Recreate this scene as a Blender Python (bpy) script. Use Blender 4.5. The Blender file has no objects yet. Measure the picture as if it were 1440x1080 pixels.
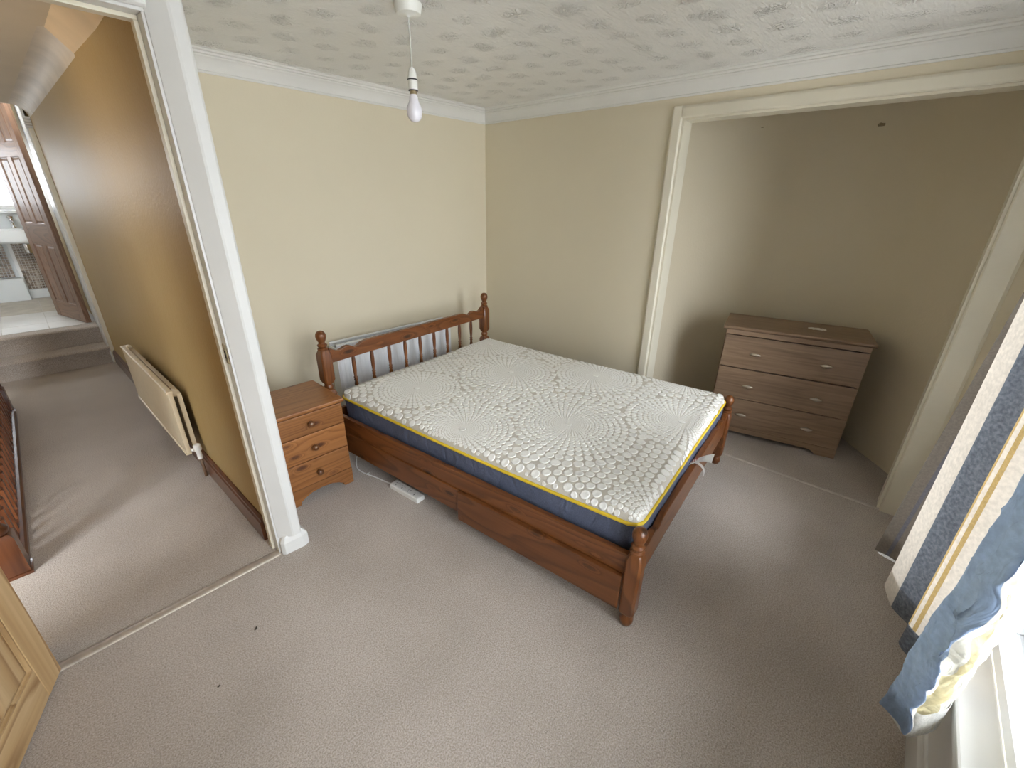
import bpy, bmesh, math, random
from mathutils import Vector, Matrix, noise
random.seed(7)
S = bpy.context.scene
COL = S.collection

# ------------------------------------------------------------------ camera
cam_d = bpy.data.cameras.new('camera')
cam_d.sensor_width = 36.0
cam_d.lens = 604.7 / 1440 * 36
cam_d.clip_start = 0.02
cam = bpy.data.objects.new('camera', cam_d)
COL.objects.link(cam)
cr = Vector((0.67333826, -0.7391909, 0.01457378))
cu = Vector((0.28056792, 0.27371104, 0.91998039))
cf = Vector((0.68403014, 0.61536906, -0.39169337))
mw = Matrix(((cr.x, cu.x, -cf.x, -2.7464), (cr.y, cu.y, -cf.y, -2.7990), (cr.z, cu.z, -cf.z, 1.5095), (0, 0, 0, 1)))
cam.matrix_world = mw
S.camera = cam

# ------------------------------------------------------------------ sky, lamps, exposure
W = bpy.data.worlds.new('overcast_sky')
S.world = W
W.use_nodes = True
wn = W.node_tree
bg = wn.nodes['Background']
bg.inputs['Color'].default_value = (0.86, 0.93, 1.0, 1)
bg.inputs['Strength'].default_value = 9.0
# overcast: brightest overhead, a third of that at the horizon
_tc = wn.nodes.new('ShaderNodeTexCoord')
_sp = wn.nodes.new('ShaderNodeSeparateXYZ')
_rp = wn.nodes.new('ShaderNodeValToRGB')
wn.links.new(_tc.outputs['Generated'], _sp.inputs[0])
wn.links.new(_sp.outputs['Z'], _rp.inputs['Fac'])
_rp.color_ramp.elements[0].color = (0.36, 0.385, 0.41, 1)
_rp.color_ramp.elements[1].color = (1.0, 1.06, 1.13, 1)
wn.links.new(_rp.outputs['Color'], bg.inputs['Color'])
S.view_settings.view_transform = 'Standard'
S.view_settings.look = 'None'
S.view_settings.gamma = 1
S.view_settings.use_curve_mapping = False
S.view_settings.exposure = 1.34


def portal(name, loc, rot, sx, sy):
    l = bpy.data.lights.new(name, 'AREA')
    l.shape = 'RECTANGLE'
    l.size, l.size_y = sx, sy
    l.cycles.is_portal = True
    o = bpy.data.objects.new(name, l)
    o.location, o.rotation_euler = loc, rot
    COL.objects.link(o)


# window openings let the sky in
WX0, WX1, WZ0, WZ1 = -2.76, -0.27, 0.36, 2.00
portal('window_daylight', ((WX0 + WX1) / 2, -3.36, (WZ0 + WZ1) / 2), (math.radians(90), 0, math.radians(0)), WX1 - WX0, WZ1 - WZ0)
portal('bathroom_daylight', (-3.15, 5.14, 1.69), (math.radians(-90), 0, 0), 1.3, 0.72)
# the landing's own warm lamp, above the stairs
ll = bpy.data.lights.new('landing_lamp', 'SPOT')
ll.energy = 2.6
ll.spot_size = math.radians(105)
ll.spot_blend = 1.0
ll.color = (1.0, 0.66, 0.28)
ll.shadow_soft_size = 0.06
lo = bpy.data.objects.new('landing_lamp', ll)
lo.location = (-3.30, 0.10, 2.02)
lo.rotation_euler = Vector((0.97, -0.12, -0.34)).to_track_quat('-Z', 'Y').to_euler()
COL.objects.link(lo)


# ------------------------------------------------------------------ materials
def new_mat(name):
    m = bpy.data.materials.new(name)
    m.use_nodes = True
    nt = m.node_tree
    b = nt.nodes['Principled BSDF']
    return m, nt, b


def N(nt, typ, **kw):
    n = nt.nodes.new(typ)
    for k, v in kw.items():
        if k in ('operation', 'data_type', 'blend_type', 'wave_type', 'bands_direction', 'feature', 'wave_profile', 'interpolation', 'distance', 'vector_type', 'noise_dimensions', 'voronoi_dimensions'):
            setattr(n, k, v)
        else:
            n.inputs[k].default_value = v
    return n


def L(nt, a, ao, b, bi):
    nt.links.new(a.outputs[ao], b.inputs[bi])


def ramp(nt, stops, interp='LINEAR'):
    r = nt.nodes.new('ShaderNodeValToRGB')
    r.color_ramp.interpolation = interp
    e = r.color_ramp.elements
    while len(e) < len(stops):
        e.new(0.5)
    for i, (p, c) in enumerate(stops):
        e[i].position = p
        e[i].color = (*c, 1) if len(c) == 3 else c
    return r


def bump(nt, b, src, out, strength=0.3, dist=0.01):
    n = nt.nodes.new('ShaderNodeBump')
    n.inputs['Strength'].default_value = strength
    n.inputs['Distance'].default_value = dist
    L(nt, src, out, n, 'Height')
    L(nt, n, 'Normal', b, 'Normal')
    return n


def plain(name, col, rough=0.5, metal=0.0, noise=0.0, nscale=20, bumpv=0.0):
    m, nt, b = new_mat(name)
    b.inputs['Roughness'].default_value = rough
    b.inputs['Metallic'].default_value = metal
    tc = N(nt, 'ShaderNodeTexCoord')
    nz = N(nt, 'ShaderNodeTexNoise', Scale=nscale, Detail=4.0)
    L(nt, tc, 'Object', nz, 'Vector')
    k = noise
    r = ramp(nt, [(0.3, tuple(c * (1 - k) for c in col)), (0.7, tuple(min(1, c * (1 + k)) for c in col))])
    L(nt, nz, 'Fac', r, 'Fac')
    L(nt, r, 'Color', b, 'Base Color')
    if bumpv:
        bump(nt, b, nz, 'Fac', bumpv, 0.004)
    return m


def wall_paint(name, col, rough=0.6, streak=0.0, bumpv=0.12):
    m, nt, b = new_mat(name)
    b.inputs['Roughness'].default_value = rough
    b.inputs['Specular IOR Level'].default_value = 0.18
    tc = N(nt, 'ShaderNodeTexCoord')
    n1 = N(nt, 'ShaderNodeTexNoise', Scale=1.3, Detail=3.0)
    L(nt, tc, 'Object', n1, 'Vector')
    r = ramp(nt, [(0.3, tuple(c * 0.965 for c in col)), (0.7, col)])
    L(nt, n1, 'Fac', r, 'Fac')
    L(nt, r, 'Color', b, 'Base Color')
    n2 = N(nt, 'ShaderNodeTexNoise', Scale=70.0, Detail=3.0)
    if streak:
        mp = N(nt, 'ShaderNodeMapping')
        mp.inputs['Scale'].default_value = (9, 9, 0.9)
        L(nt, tc, 'Object', mp, 'Vector')
        n3 = N(nt, 'ShaderNodeTexNoise', Scale=1.0, Detail=3.0)
        L(nt, mp, 'Vector', n3, 'Vector')
        mx = N(nt, 'ShaderNodeMath', operation='MULTIPLY_ADD')
        mx.inputs[1].default_value = streak
        L(nt, n3, 'Fac', mx, 0)
        L(nt, tc, 'Object', n2, 'Vector')
        L(nt, n2, 'Fac', mx, 2)
        bump(nt, b, mx, 'Value', bumpv, 0.004)
    else:
        L(nt, tc, 'Object', n2, 'Vector')
        bump(nt, b, n2, 'Fac', bumpv, 0.003)
    return m


def wood(name, dark, mid, light, axis='X', rough=0.4, ring=26.0, grain=1.0, knots=0.0, knot_col=(0.03, 0.012, 0.006), coat=0.0, knot_along=3.0, knot_across=7.0, lo=0.25, hi=0.75):
    """procedural board: growth rings stretched along the grain, fine pores, dark knots"""
    m, nt, b = new_mat(name)
    b.inputs['Roughness'].default_value = rough
    b.inputs['Coat Weight'].default_value = coat
    b.inputs['Coat Roughness'].default_value = 0.15
    tc = N(nt, 'ShaderNodeTexCoord')
    oi = N(nt, 'ShaderNodeObjectInfo')
    mul = N(nt, 'ShaderNodeVectorMath', operation='SCALE')
    mul.inputs['Scale'].default_value = 13.0
    comb = N(nt, 'ShaderNodeCombineXYZ')
    for k in 'XYZ':
        L(nt, oi, 'Random', comb, k)
    L(nt, comb, 'Vector', mul, 0)
    add = N(nt, 'ShaderNodeVectorMath', operation='ADD')
    L(nt, tc, 'Object', add, 0)
    L(nt, mul, 'Vector', add, 1)

    def mapped(al, ac):
        mp = N(nt, 'ShaderNodeMapping')
        sc = [ac, ac, ac]
        sc['XYZ'.index(axis)] = al
        mp.inputs['Scale'].default_value = sc
        L(nt, add, 'Vector', mp, 'Vector')
        return mp
    m1 = mapped(0.55, 4.2)
    n1 = N(nt, 'ShaderNodeTexNoise', Scale=1.0, Detail=2.0, Roughness=0.45, Distortion=0.25)
    L(nt, m1, 'Vector', n1, 'Vector')
    val = (n1, 'Fac')
    if knots:
        m3 = mapped(knot_along, knot_across)
        vo = N(nt, 'ShaderNodeTexVoronoi', feature='F1', Scale=1.0)
        L(nt, m3, 'Vector', vo, 'Vector')
        kr = ramp(nt, [(0.0, (1, 1, 1)), (0.34, (0, 0, 0))])
        kr.color_ramp.interpolation = 'EASE'
        L(nt, vo, 'Distance', kr, 'Fac')
        ad = N(nt, 'ShaderNodeMath', operation='MULTIPLY_ADD')
        ad.inputs[1].default_value = 0.16
        L(nt, kr, 'Color', ad, 0)
        L(nt, n1, 'Fac', ad, 2)
        val = (ad, 'Value')
    ml = N(nt, 'ShaderNodeMath', operation='MULTIPLY')
    ml.inputs[1].default_value = ring
    L(nt, val[0], val[1], ml, 0)
    fr = N(nt, 'ShaderNodeMath', operation='FRACT')
    L(nt, ml, 'Value', fr, 0)
    # asymmetric ring profile: slow rise, fast fall
    r1 = ramp(nt, [(0.0, light), (0.55, mid), (0.86, dark), (1.0, light)])
    L(nt, fr, 'Value', r1, 'Fac')
    m2 = mapped(2.2, 70.0)
    n2 = N(nt, 'ShaderNodeTexNoise', Scale=1.0, Detail=3.0)
    L(nt, m2, 'Vector', n2, 'Vector')
    r2 = ramp(nt, [(0.3, dark), (0.7, light)])
    L(nt, n2, 'Fac', r2, 'Fac')
    mix = N(nt, 'ShaderNodeMix', data_type='RGBA')
    mix.inputs['Factor'].default_value = 0.35 * grain
    nt.links.new(r1.outputs['Color'], mix.inputs[6])
    nt.links.new(r2.outputs['Color'], mix.inputs[7])
    # broad tone shift from board to board
    m4 = mapped(0.4, 3.0)
    n4 = N(nt, 'ShaderNodeTexNoise', Scale=1.0, Detail=1.0)
    L(nt, m4, 'Vector', n4, 'Vector')
    r4 = ramp(nt, [(lo, (0.74, 0.74, 0.74)), (hi, (1.12, 1.12, 1.12))])
    L(nt, n4, 'Fac', r4, 'Fac')
    mt = N(nt, 'ShaderNodeMix', data_type='RGBA', blend_type='MULTIPLY')
    mt.inputs['Factor'].default_value = 1.0
    nt.links.new(mix.outputs[2], mt.inputs[6])
    nt.links.new(r4.outputs['Color'], mt.inputs[7])
    out = mt
    if knots:
        kk = ramp(nt, [(0.0, (1, 1, 1)), (0.10, (0.9, 0.9, 0.9)), (0.19, (0, 0, 0))])
        L(nt, vo, 'Distance', kk, 'Fac')
        kf = N(nt, 'ShaderNodeMath', operation='MULTIPLY')
        kf.inputs[1].default_value = knots
        L(nt, kk, 'Color', kf, 0)
        mk = N(nt, 'ShaderNodeMix', data_type='RGBA')
        L(nt, kf, 'Value', mk, 'Factor')
        nt.links.new(mt.outputs[2], mk.inputs[6])
        mk.inputs[7].default_value = (*knot_col, 1)
        out = mk
    nt.links.new(out.outputs[2], b.inputs['Base Color'])
    bump(nt, b, n2, 'Fac', 0.06, 0.002)
    return m


M = {}
CREAM = (0.755, 0.68, 0.52)
M['wall'] = wall_paint('cream_wall_paint', CREAM, 0.65)
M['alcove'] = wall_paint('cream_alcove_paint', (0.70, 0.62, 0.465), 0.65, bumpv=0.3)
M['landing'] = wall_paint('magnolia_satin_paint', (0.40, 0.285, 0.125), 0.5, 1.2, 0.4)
M['gloss_white'] = plain('white_gloss_paint', (0.68, 0.675, 0.65), 0.32, noise=0.03, nscale=6, bumpv=0.08)
M['cream_gloss'] = plain('cream_gloss_paint', (0.74, 0.69, 0.56), 0.4, noise=0.04, nscale=4, bumpv=0.06)
M['white_flat'] = plain('white_emulsion', (0.78, 0.77, 0.73), 0.7, noise=0.03, nscale=4, bumpv=0.05)
M['upvc'] = plain('white_plastic', (0.83, 0.84, 0.84), 0.3)
M['rad'] = plain('radiator_enamel', (0.80, 0.81, 0.82), 0.35)
M['rad_cream'] = plain('cream_radiator_enamel', (0.66, 0.55, 0.38), 0.4, noise=0.04)
M['chrome'] = plain('chrome', (0.8, 0.8, 0.82), 0.12, 1.0)
M['brass'] = plain('dull_brass', (0.35, 0.28, 0.17), 0.4, 1.0)
M['pewter'] = plain('pewter', (0.62, 0.56, 0.48), 0.3, 1.0)
M['dark'] = plain('dark_void', (0.015, 0.012, 0.01), 0.8)
M['bar'] = plain('worn_metal_bar', (0.50, 0.44, 0.37), 0.45, 0.6, noise=0.15, nscale=30)
M['seam_bar'] = plain('dull_grey_bar', (0.50, 0.45, 0.40), 0.55, 0.2, noise=0.12, nscale=30)
M['plastic'] = plain('white_socket_plastic', (0.78, 0.77, 0.74), 0.4)
M['bulb'] = plain('frosted_bulb', (0.80, 0.78, 0.83), 0.18)
M['holder'] = plain('lamp_holder_plastic', (0.80, 0.80, 0.75), 0.35)
M['rubber'] = plain('dark_band', (0.04, 0.04, 0.04), 0.6)
M['porcelain'] = plain('white_porcelain', (0.80, 0.83, 0.84), 0.15)
M['paper'] = plain('white_paper', (0.82, 0.80, 0.76), 0.8)
M['red'] = plain('red_print', (0.45, 0.16, 0.14), 0.8)
M['filler'] = plain('brown_stain', (0.36, 0.28, 0.17), 0.8, noise=0.4, nscale=60)
M['box_white'] = plain('white_boxing', (0.70, 0.74, 0.75), 0.4)
M['grout'] = plain('pale_grout', (0.62, 0.60, 0.56), 0.8)
M['leafbit'] = plain('dark_dry_leaf', (0.05, 0.04, 0.03), 0.8)
M['yellow'] = plain('yellow_piping_cord', (0.72, 0.50, 0.03), 0.6, noise=0.08, nscale=60)
M['lining'] = plain('white_curtain_lining', (0.80, 0.79, 0.76), 0.8)

for ax in 'XYZ':
    M['bed' + ax] = wood('antique_pine_' + ax.lower(), (0.088, 0.026, 0.0065), (0.172, 0.056, 0.0145), (0.218, 0.077, 0.022), ax, 0.32, ring=16, knots=0.9, knot_col=(0.018, 0.006, 0.003), coat=0.12, knot_along=4.5, knot_across=13.0)
    M['night' + ax] = wood('honey_pine_' + ax.lower(), (0.20, 0.072, 0.018), (0.315, 0.125, 0.036), (0.375, 0.158, 0.050), ax, 0.38, ring=20, knots=0.9, knot_col=(0.06, 0.017, 0.008), coat=0.15, knot_along=5.0, knot_across=11.5)
    M['pine' + ax] = wood('pale_raw_pine_' + ax.lower(), (0.29, 0.155, 0.058), (0.53, 0.345, 0.160), (0.64, 0.455, 0.245), ax, 0.5, ring=11, grain=0.6, knots=0.0)
    M['bathdoor' + ax] = wood('brown_stained_door_' + ax.lower(), (0.12, 0.06, 0.032), (0.20, 0.105, 0.060), (0.26, 0.145, 0.085), ax, 0.42, ring=20, coat=0.08)
    M['stair' + ax] = wood('mahogany_stain_' + ax.lower(), (0.06, 0.018, 0.007), (0.115, 0.036, 0.013), (0.155, 0.052, 0.018), ax, 0.28, ring=18, coat=0.3)
    M['oak' + ax] = wood('taupe_oak_effect_' + ax.lower(), (0.205, 0.130, 0.078), (0.31, 0.203, 0.127), (0.375, 0.252, 0.163), ax, 0.45, ring=14, grain=1.9)
M['knob'] = wood('dark_pine_knob', (0.12, 0.045, 0.016), (0.17, 0.07, 0.026), (0.20, 0.085, 0.032), 'X', 0.3, coat=0.4)


def carpet_mat():
    m, nt, b = new_mat('beige_twist_carpet')
    b.inputs['Roughness'].default_value = 0.95
    b.inputs['Specular IOR Level'].default_value = 0.1
    b.inputs['Sheen Weight'].default_value = 0.25
    tc = N(nt, 'ShaderNodeTexCoord')
    n1 = N(nt, 'ShaderNodeTexNoise', Scale=210.0, Detail=4.0, Roughness=0.85)
    n2 = N(nt, 'ShaderNodeTexNoise', Scale=2.2, Detail=4.0)
    v = N(nt, 'ShaderNodeTexVoronoi', Scale=230.0)
    for n in (n1, n2, v):
        L(nt, tc, 'Object', n, 'Vector')
    r1 = ramp(nt, [(0.36, (0.26, 0.217, 0.180)), (0.5, (0.47, 0.41, 0.355)), (0.64, (0.64, 0.575, 0.515))])
    L(nt, n1, 'Fac', r1, 'Fac')
    r2 = ramp(nt, [(0.3, (0.86, 0.85, 0.84)), (0.65, (1.03, 1.03, 1.03))])
    L(nt, n2, 'Fac', r2, 'Fac')
    mx = N(nt, 'ShaderNodeMix', data_type='RGBA', blend_type='MULTIPLY')
    mx.inputs['Factor'].default_value = 1
    nt.links.new(r1.outputs['Color'], mx.inputs[6])
    nt.links.new(r2.outputs['Color'], mx.inputs[7])
    nt.links.new(mx.outputs[2], b.inputs['Base Color'])
    ad = N(nt, 'ShaderNodeMath', operation='ADD')
    L(nt, n1, 'Fac', ad, 0)
    L(nt, v, 'Distance', ad, 1)
    bump(nt, b, ad, 'Value', 0.4, 0.005)
    return m


M['carpet'] = carpet_mat()


def ceiling_mat():
    """embossed ceiling paper: staggered sprigs of curly relief on a plain white ground"""
    m, nt, b = new_mat('embossed_ceiling_paper')
    b.inputs['Roughness'].default_value = 0.32
    b.inputs['Specular IOR Level'].default_value = 0.5
    b.inputs['Base Color'].default_value = (0.80, 0.785, 0.75, 1)
    tc = N(nt, 'ShaderNodeTexCoord')
    sp = N(nt, 'ShaderNodeSeparateXYZ')
    nw = N(nt, 'ShaderNodeTexNoise', Scale=9.0, Detail=2.0)
    L(nt, tc, 'Object', nw, 'Vector')
    wv = N(nt, 'ShaderNodeVectorMath', operation='SCALE')
    wv.inputs['Scale'].default_value = 0.10
    L(nt, nw, 'Color', wv, 0)
    av = N(nt, 'ShaderNodeVectorMath', operation='ADD')
    L(nt, tc, 'Object', av, 0)
    L(nt, wv, 'Vector', av, 1)
    L(nt, av, 'Vector', sp, 'Vector')

    def mth(op, a, bval=None, c=None):
        n = N(nt, 'ShaderNodeMath', operation=op)
        for i, q in enumerate((a, bval, c)):
            if q is None:
                continue
            if isinstance(q, tuple):
                L(nt, q[0], q[1], n, i)
            else:
                n.inputs[i].default_value = q
        return (n, 'Value')
    PX, PY = 0.185, 0.185
    fy = mth('DIVIDE', (sp, 'Y'), PY)
    row = mth('FLOOR', fy)
    par = mth('MULTIPLY', mth('MODULO', mth('ABSOLUTE', row), 2.0), 0.5)
    fx = mth('ADD', mth('DIVIDE', (sp, 'X'), PX), par)
    u = mth('SUBTRACT', mth('FRACT', fx), 0.5)
    v = mth('SUBTRACT', mth('FRACT', fy), 0.5)
    d = mth('SQRT', mth('ADD', mth('MULTIPLY', u, u), mth('MULTIPLY', mth('MULTIPLY', v, v), 0.8)))
    mask = ramp(nt, [(0.12, (1, 1, 1)), (0.33, (0, 0, 0))])
    nt.links.new(d[0].outputs[0], mask.inputs['Fac'])
    n1 = N(nt, 'ShaderNodeTexNoise', Scale=26.0, Detail=2.0, Distortion=3.0)
    L(nt, tc, 'Object', n1, 'Vector')
    curl = mth('MULTIPLY_ADD', mth('SINE', mth('MULTIPLY', (n1, 'Fac'), 12.0)), 0.5, 0.5)
    h = mth('MULTIPLY', curl, (mask, 'Color'))
    n2 = N(nt, 'ShaderNodeTexNoise', Scale=40.0, Detail=4.0)
    mp = N(nt, 'ShaderNodeMapping')
    mp.inputs['Scale'].default_value = (0.6, 2.2, 1)
    L(nt, tc, 'Object', mp, 'Vector')
    L(nt, mp, 'Vector', n2, 'Vector')
    tot = mth('MULTIPLY_ADD', (n2, 'Fac'), 0.55, h)
    bm_ = N(nt, 'ShaderNodeBump')
    bm_.inputs['Strength'].default_value = 1.0
    bm_.inputs['Distance'].default_value = 0.0075
    nt.links.new(tot[0].outputs[0], bm_.inputs['Height'])
    L(nt, bm_, 'Normal', b, 'Normal')
    return m


M['ceiling'] = ceiling_mat()


M['quilt'] = plain('knit_ground', (0.57, 0.53, 0.46), 0.9, noise=0.05, nscale=300, bumpv=0.2)
M['disc'] = plain('knit_disc', (0.80, 0.785, 0.74), 0.85, noise=0.035, nscale=260, bumpv=0.2)


def fabric(name, col, rough=0.9, scale=160, k=0.12, wrinkle=0.0, transl=0.0, fleck=None):
    m, nt, b = new_mat(name)
    b.inputs['Roughness'].default_value = rough
    b.inputs['Specular IOR Level'].default_value = 0.2
    tc = N(nt, 'ShaderNodeTexCoord')
    nz = N(nt, 'ShaderNodeTexNoise', Scale=scale, Detail=3.0)
    L(nt, tc, 'Object', nz, 'Vector')
    hi = fleck or tuple(min(1, c * (1 + k)) for c in col)
    r = ramp(nt, [(0.35, tuple(c * (1 - k) for c in col)), (0.68, hi)])
    L(nt, nz, 'Fac', r, 'Fac')
    L(nt, r, 'Color', b, 'Base Color')
    if wrinkle:
        mp = N(nt, 'ShaderNodeMapping')
        mp.inputs['Scale'].default_value = (1, 1, 0.55)
        L(nt, tc, 'Object', mp, 'Vector')
        n2 = N(nt, 'ShaderNodeTexNoise', Scale=16.0, Detail=3.0, Distortion=1.2)
        L(nt, mp, 'Vector', n2, 'Vector')
        bump(nt, b, n2, 'Fac', wrinkle, 0.03)
    else:
        bump(nt, b, nz, 'Fac', 0.15, 0.003)
    if transl:
        tr = N(nt, 'ShaderNodeBsdfTranslucent')
        L(nt, r, 'Color', tr, 'Color')
        mx = N(nt, 'ShaderNodeMixShader')
        mx.inputs['Fac'].default_value = transl
        out = nt.nodes['Material Output']
        L(nt, b, 'BSDF', mx, 1)
        L(nt, tr, 'BSDF', mx, 2)
        L(nt, mx, 'Shader', out, 'Surface')
    return m


M['navy'] = fabric('navy_mattress_fabric', (0.105, 0.122, 0.180), 0.55, 200, 0.15, 0.35)
M['c_grey_shade'] = fabric('curtain_grey_brown_shade', (0.235, 0.205, 0.175), k=0.1, transl=0.2)  # grey-brown stripe, its colour darkened to carry the shade on this fold
M['c_lav'] = fabric('curtain_lavender_line', (0.18, 0.175, 0.205), transl=0.2)
M['c_cream'] = fabric('curtain_cream', (0.62, 0.56, 0.48), scale=90, k=0.1, transl=0.3)
M['c_slate'] = fabric('curtain_slate_blue', (0.125, 0.142, 0.172), scale=110, fleck=(0.205, 0.222, 0.255), transl=0.25)
M['c_gold'] = fabric('curtain_gold_line', (0.42, 0.295, 0.125), transl=0.3)
M['c_blue'] = fabric('curtain_crumpled_blue', (0.30, 0.39, 0.55), rough=0.45, scale=60, k=0.1, wrinkle=1.0, transl=0.45)
M['c_yellow'] = fabric('curtain_pale_yellow', (0.74, 0.64, 0.38), rough=0.6, scale=40, k=0.15, wrinkle=0.8, transl=0.55)
M['c_ivory'] = fabric('curtain_ivory', (0.78, 0.75, 0.66), rough=0.7, scale=40, k=0.1, wrinkle=0.6, transl=0.4)


def glass_mat():
    m, nt, b = new_mat('window_glass')
    tr = N(nt, 'ShaderNodeBsdfTransparent')
    gl = N(nt, 'ShaderNodeBsdfGlossy', Roughness=0.02)
    fr = N(nt, 'ShaderNodeFresnel', IOR=1.45)
    mx = N(nt, 'ShaderNodeMixShader')
    L(nt, fr, 'Fac', mx, 'Fac')
    L(nt, tr, 'BSDF', mx, 1)
    L(nt, gl, 'BSDF', mx, 2)
    L(nt, mx, 'Shader', nt.nodes['Material Output'], 'Surface')
    return m


M['glass'] = glass_mat()


def tile_mat():
    m, nt, b = new_mat('mosaic_tile')
    b.inputs['Roughness'].default_value = 0.25
    tc = N(nt, 'ShaderNodeTexCoord')
    vo = N(nt, 'ShaderNodeTexWhiteNoise')
    sn = N(nt, 'ShaderNodeVectorMath', operation='SNAP')
    sn.inputs[1].default_value = (0.029, 0.5, 0.029)
    L(nt, tc, 'Object', sn, 0)
    L(nt, sn, 'Vector', vo, 'Vector')
    r = ramp(nt, [(0.0, (0.12, 0.085, 0.06)), (0.45, (0.24, 0.18, 0.13)), (0.75, (0.42, 0.35, 0.28)), (1.0, (0.52, 0.46, 0.40))])
    L(nt, vo, 'Value', r, 'Fac')
    L(nt, r, 'Color', b, 'Base Color')
    return m


M['mosaic'] = tile_mat()
M['floor_tile'] = plain('pale_floor_tile', (0.66, 0.65, 0.62), 0.3, noise=0.06, nscale=5)
M['darker_tile'] = plain('darker_floor_tile', (0.52, 0.48, 0.41), 0.5, noise=0.12, nscale=8)  # darker, rougher tile for the farther rows


# ------------------------------------------------------------------ mesh helpers
class MB:
    def __init__(self):
        self.bm = bmesh.new()

    def box(self, x0, x1, y0, y1, z0, z1, mi=0, mtx=None):
        vs = [self.bm.verts.new(p) for p in ((x0, y0, z0), (x1, y0, z0), (x1, y1, z0), (x0, y1, z0), (x0, y0, z1), (x1, y0, z1), (x1, y1, z1), (x0, y1, z1))]
        if mtx:
            for v in vs:
                v.co = mtx @ v.co
        for f in ((0, 3, 2, 1), (4, 5, 6, 7), (0, 1, 5, 4), (1, 2, 6, 5), (2, 3, 7, 6), (3, 0, 4, 7)):
            self.bm.faces.new([vs[i] for i in f]).material_index = mi
        return vs

    def prism(self, poly, axis, a, b_):
        """poly: 2D points; extruded along axis from a to b_.  axis X: (y,z)  Y: (x,z)  Z: (x,y)"""
        def P(q, t):
            return {'X': (t, q[0], q[1]), 'Y': (q[0], t, q[1]), 'Z': (q[0], q[1], t)}[axis]
        v0 = [self.bm.verts.new(P(q, a)) for q in poly]
        v1 = [self.bm.verts.new(P(q, b_)) for q in poly]
        n = len(poly)
        self.bm.faces.new(v0)
        self.bm.faces.new(v1[::-1])
        for i in range(n):
            self.bm.faces.new((v0[i], v1[i], v1[(i + 1) % n], v0[(i + 1) % n]))
        return self

    def loft(self, rings, cap=True, closed=True):
        vr = [[self.bm.verts.new(p) for p in r] for r in rings]
        n = len(rings[0])
        for a, c in zip(vr, vr[1:]):
            for i in range(n if closed else n - 1):
                j = (i + 1) % n
                self.bm.faces.new((a[i], a[j], c[j], c[i]))
        if cap:
            self.bm.faces.new(vr[0][::-1])
            self.bm.faces.new(vr[-1])
        return self

    def lathe(self, prof, c=(0, 0, 0), n=16, axis='Z', cap=True):
        rings = []
        for r, h in prof:
            ring = []
            for i in range(n):
                t = 2 * math.pi * i / n
                p = (r * math.cos(t), r * math.sin(t), h)
                if axis == 'Y':
                    p = (p[0], p[2], -p[1])
                elif axis == 'X':
                    p = (p[2], p[0], p[1])
                ring.append((c[0] + p[0], c[1] + p[1], c[2] + p[2]))
            rings.append(ring)
        return self.loft(rings, cap)

    def tube(self, pts, r, n=8, closed=False):
        P = [Vector(p) for p in pts]
        m = len(P)
        rings = []
        up = Vector((0, 0, 1))
        for i in range(m):
            if closed:
                t = (P[(i + 1) % m] - P[i - 1]).normalized()
            else:
                t = (P[min(i + 1, m - 1)] - P[max(i - 1, 0)]).normalized()
            a = t.cross(up)
            if a.length < 1e-3:
                a = t.cross(Vector((1, 0, 0)))
            a.normalize()
            b_ = a.cross(t).normalized()
            rings.append([tuple(P[i] + r * (math.cos(k * 2 * math.pi / n) * a + math.sin(k * 2 * math.pi / n) * b_)) for k in range(n)])
        if closed:
            rings.append(rings[0])
        return self.loft(rings, cap=not closed)

    def build(self, name, mat, parent=None, bevel=0.0, smooth=None, seg=2, kind=None):
        if bevel:
            bmesh.ops.remove_doubles(self.bm, verts=self.bm.verts, dist=1e-5)
            es = [e for e in self.bm.edges if len(e.link_faces) == 2 and e.calc_face_angle(0) > 0.5]
            if es:
                bmesh.ops.bevel(self.bm, geom=es, offset=bevel, segments=seg, profile=0.6, affect='EDGES', clamp_overlap=True)
        bmesh.ops.recalc_face_normals(self.bm, faces=self.bm.faces)
        me = bpy.data.meshes.new(name)
        self.bm.to_mesh(me)
        self.bm.free()
        for m_ in (mat if isinstance(mat, (list, tuple)) else [mat]):
            me.materials.append(m_)
        if smooth:
            me.polygons.foreach_set('use_smooth', [True] * len(me.polygons))
            if smooth is not True:
                me.set_sharp_from_angle(angle=math.radians(smooth))
        o = bpy.data.objects.new(name, me)
        COL.objects.link(o)
        if parent:
            o.parent = parent
        if kind:
            o['kind'] = kind
        return o


def B(*a, mtx=None):
    m = MB()
    m.box(*a, mtx=mtx)
    return m


def struct(name, mb, mat, **k):
    o = mb.build(name, mat, **k)
    o['kind'] = 'structure'
    return o


def thing(name, label, cat, loc=(0, 0, 0), rz=0.0, kind=None):
    o = bpy.data.objects.new(name, None)
    o.empty_display_size = 0.1
    COL.objects.link(o)
    o.location = loc
    o.rotation_euler = (0, 0, rz)
    if label:
        o['label'] = label
    if cat:
        o['category'] = cat
    if kind:
        o['kind'] = kind
    return o


def tag(o, label, cat):
    o['label'] = label
    o['category'] = cat
    return o


def copy_part(o, parent, loc=None, rot=None):
    c = o.copy()
    COL.objects.link(c)
    c.parent = parent
    if loc is not None:
        c.location = loc
    if rot is not None:
        c.rotation_euler = rot
    return c


# ------------------------------------------------------------------ room shell
struct('floor_outside_added', B(-30, 30, -40, -3.6, -0.9, -0.8), plain('added_ground', (0.45, 0.44, 0.42), 0.9, noise=0.1, nscale=2))  # ground plane added to reduce daylight coming up through the window
H = 2.15
XD = -2.235          # room face of the partition
XW = -3.50           # far left wall of the room (behind the open door)
YS = -3.20           # window wall
AY0, AY1, AZ = -1.60, -3.02, 1.955   # alcove opening

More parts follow.
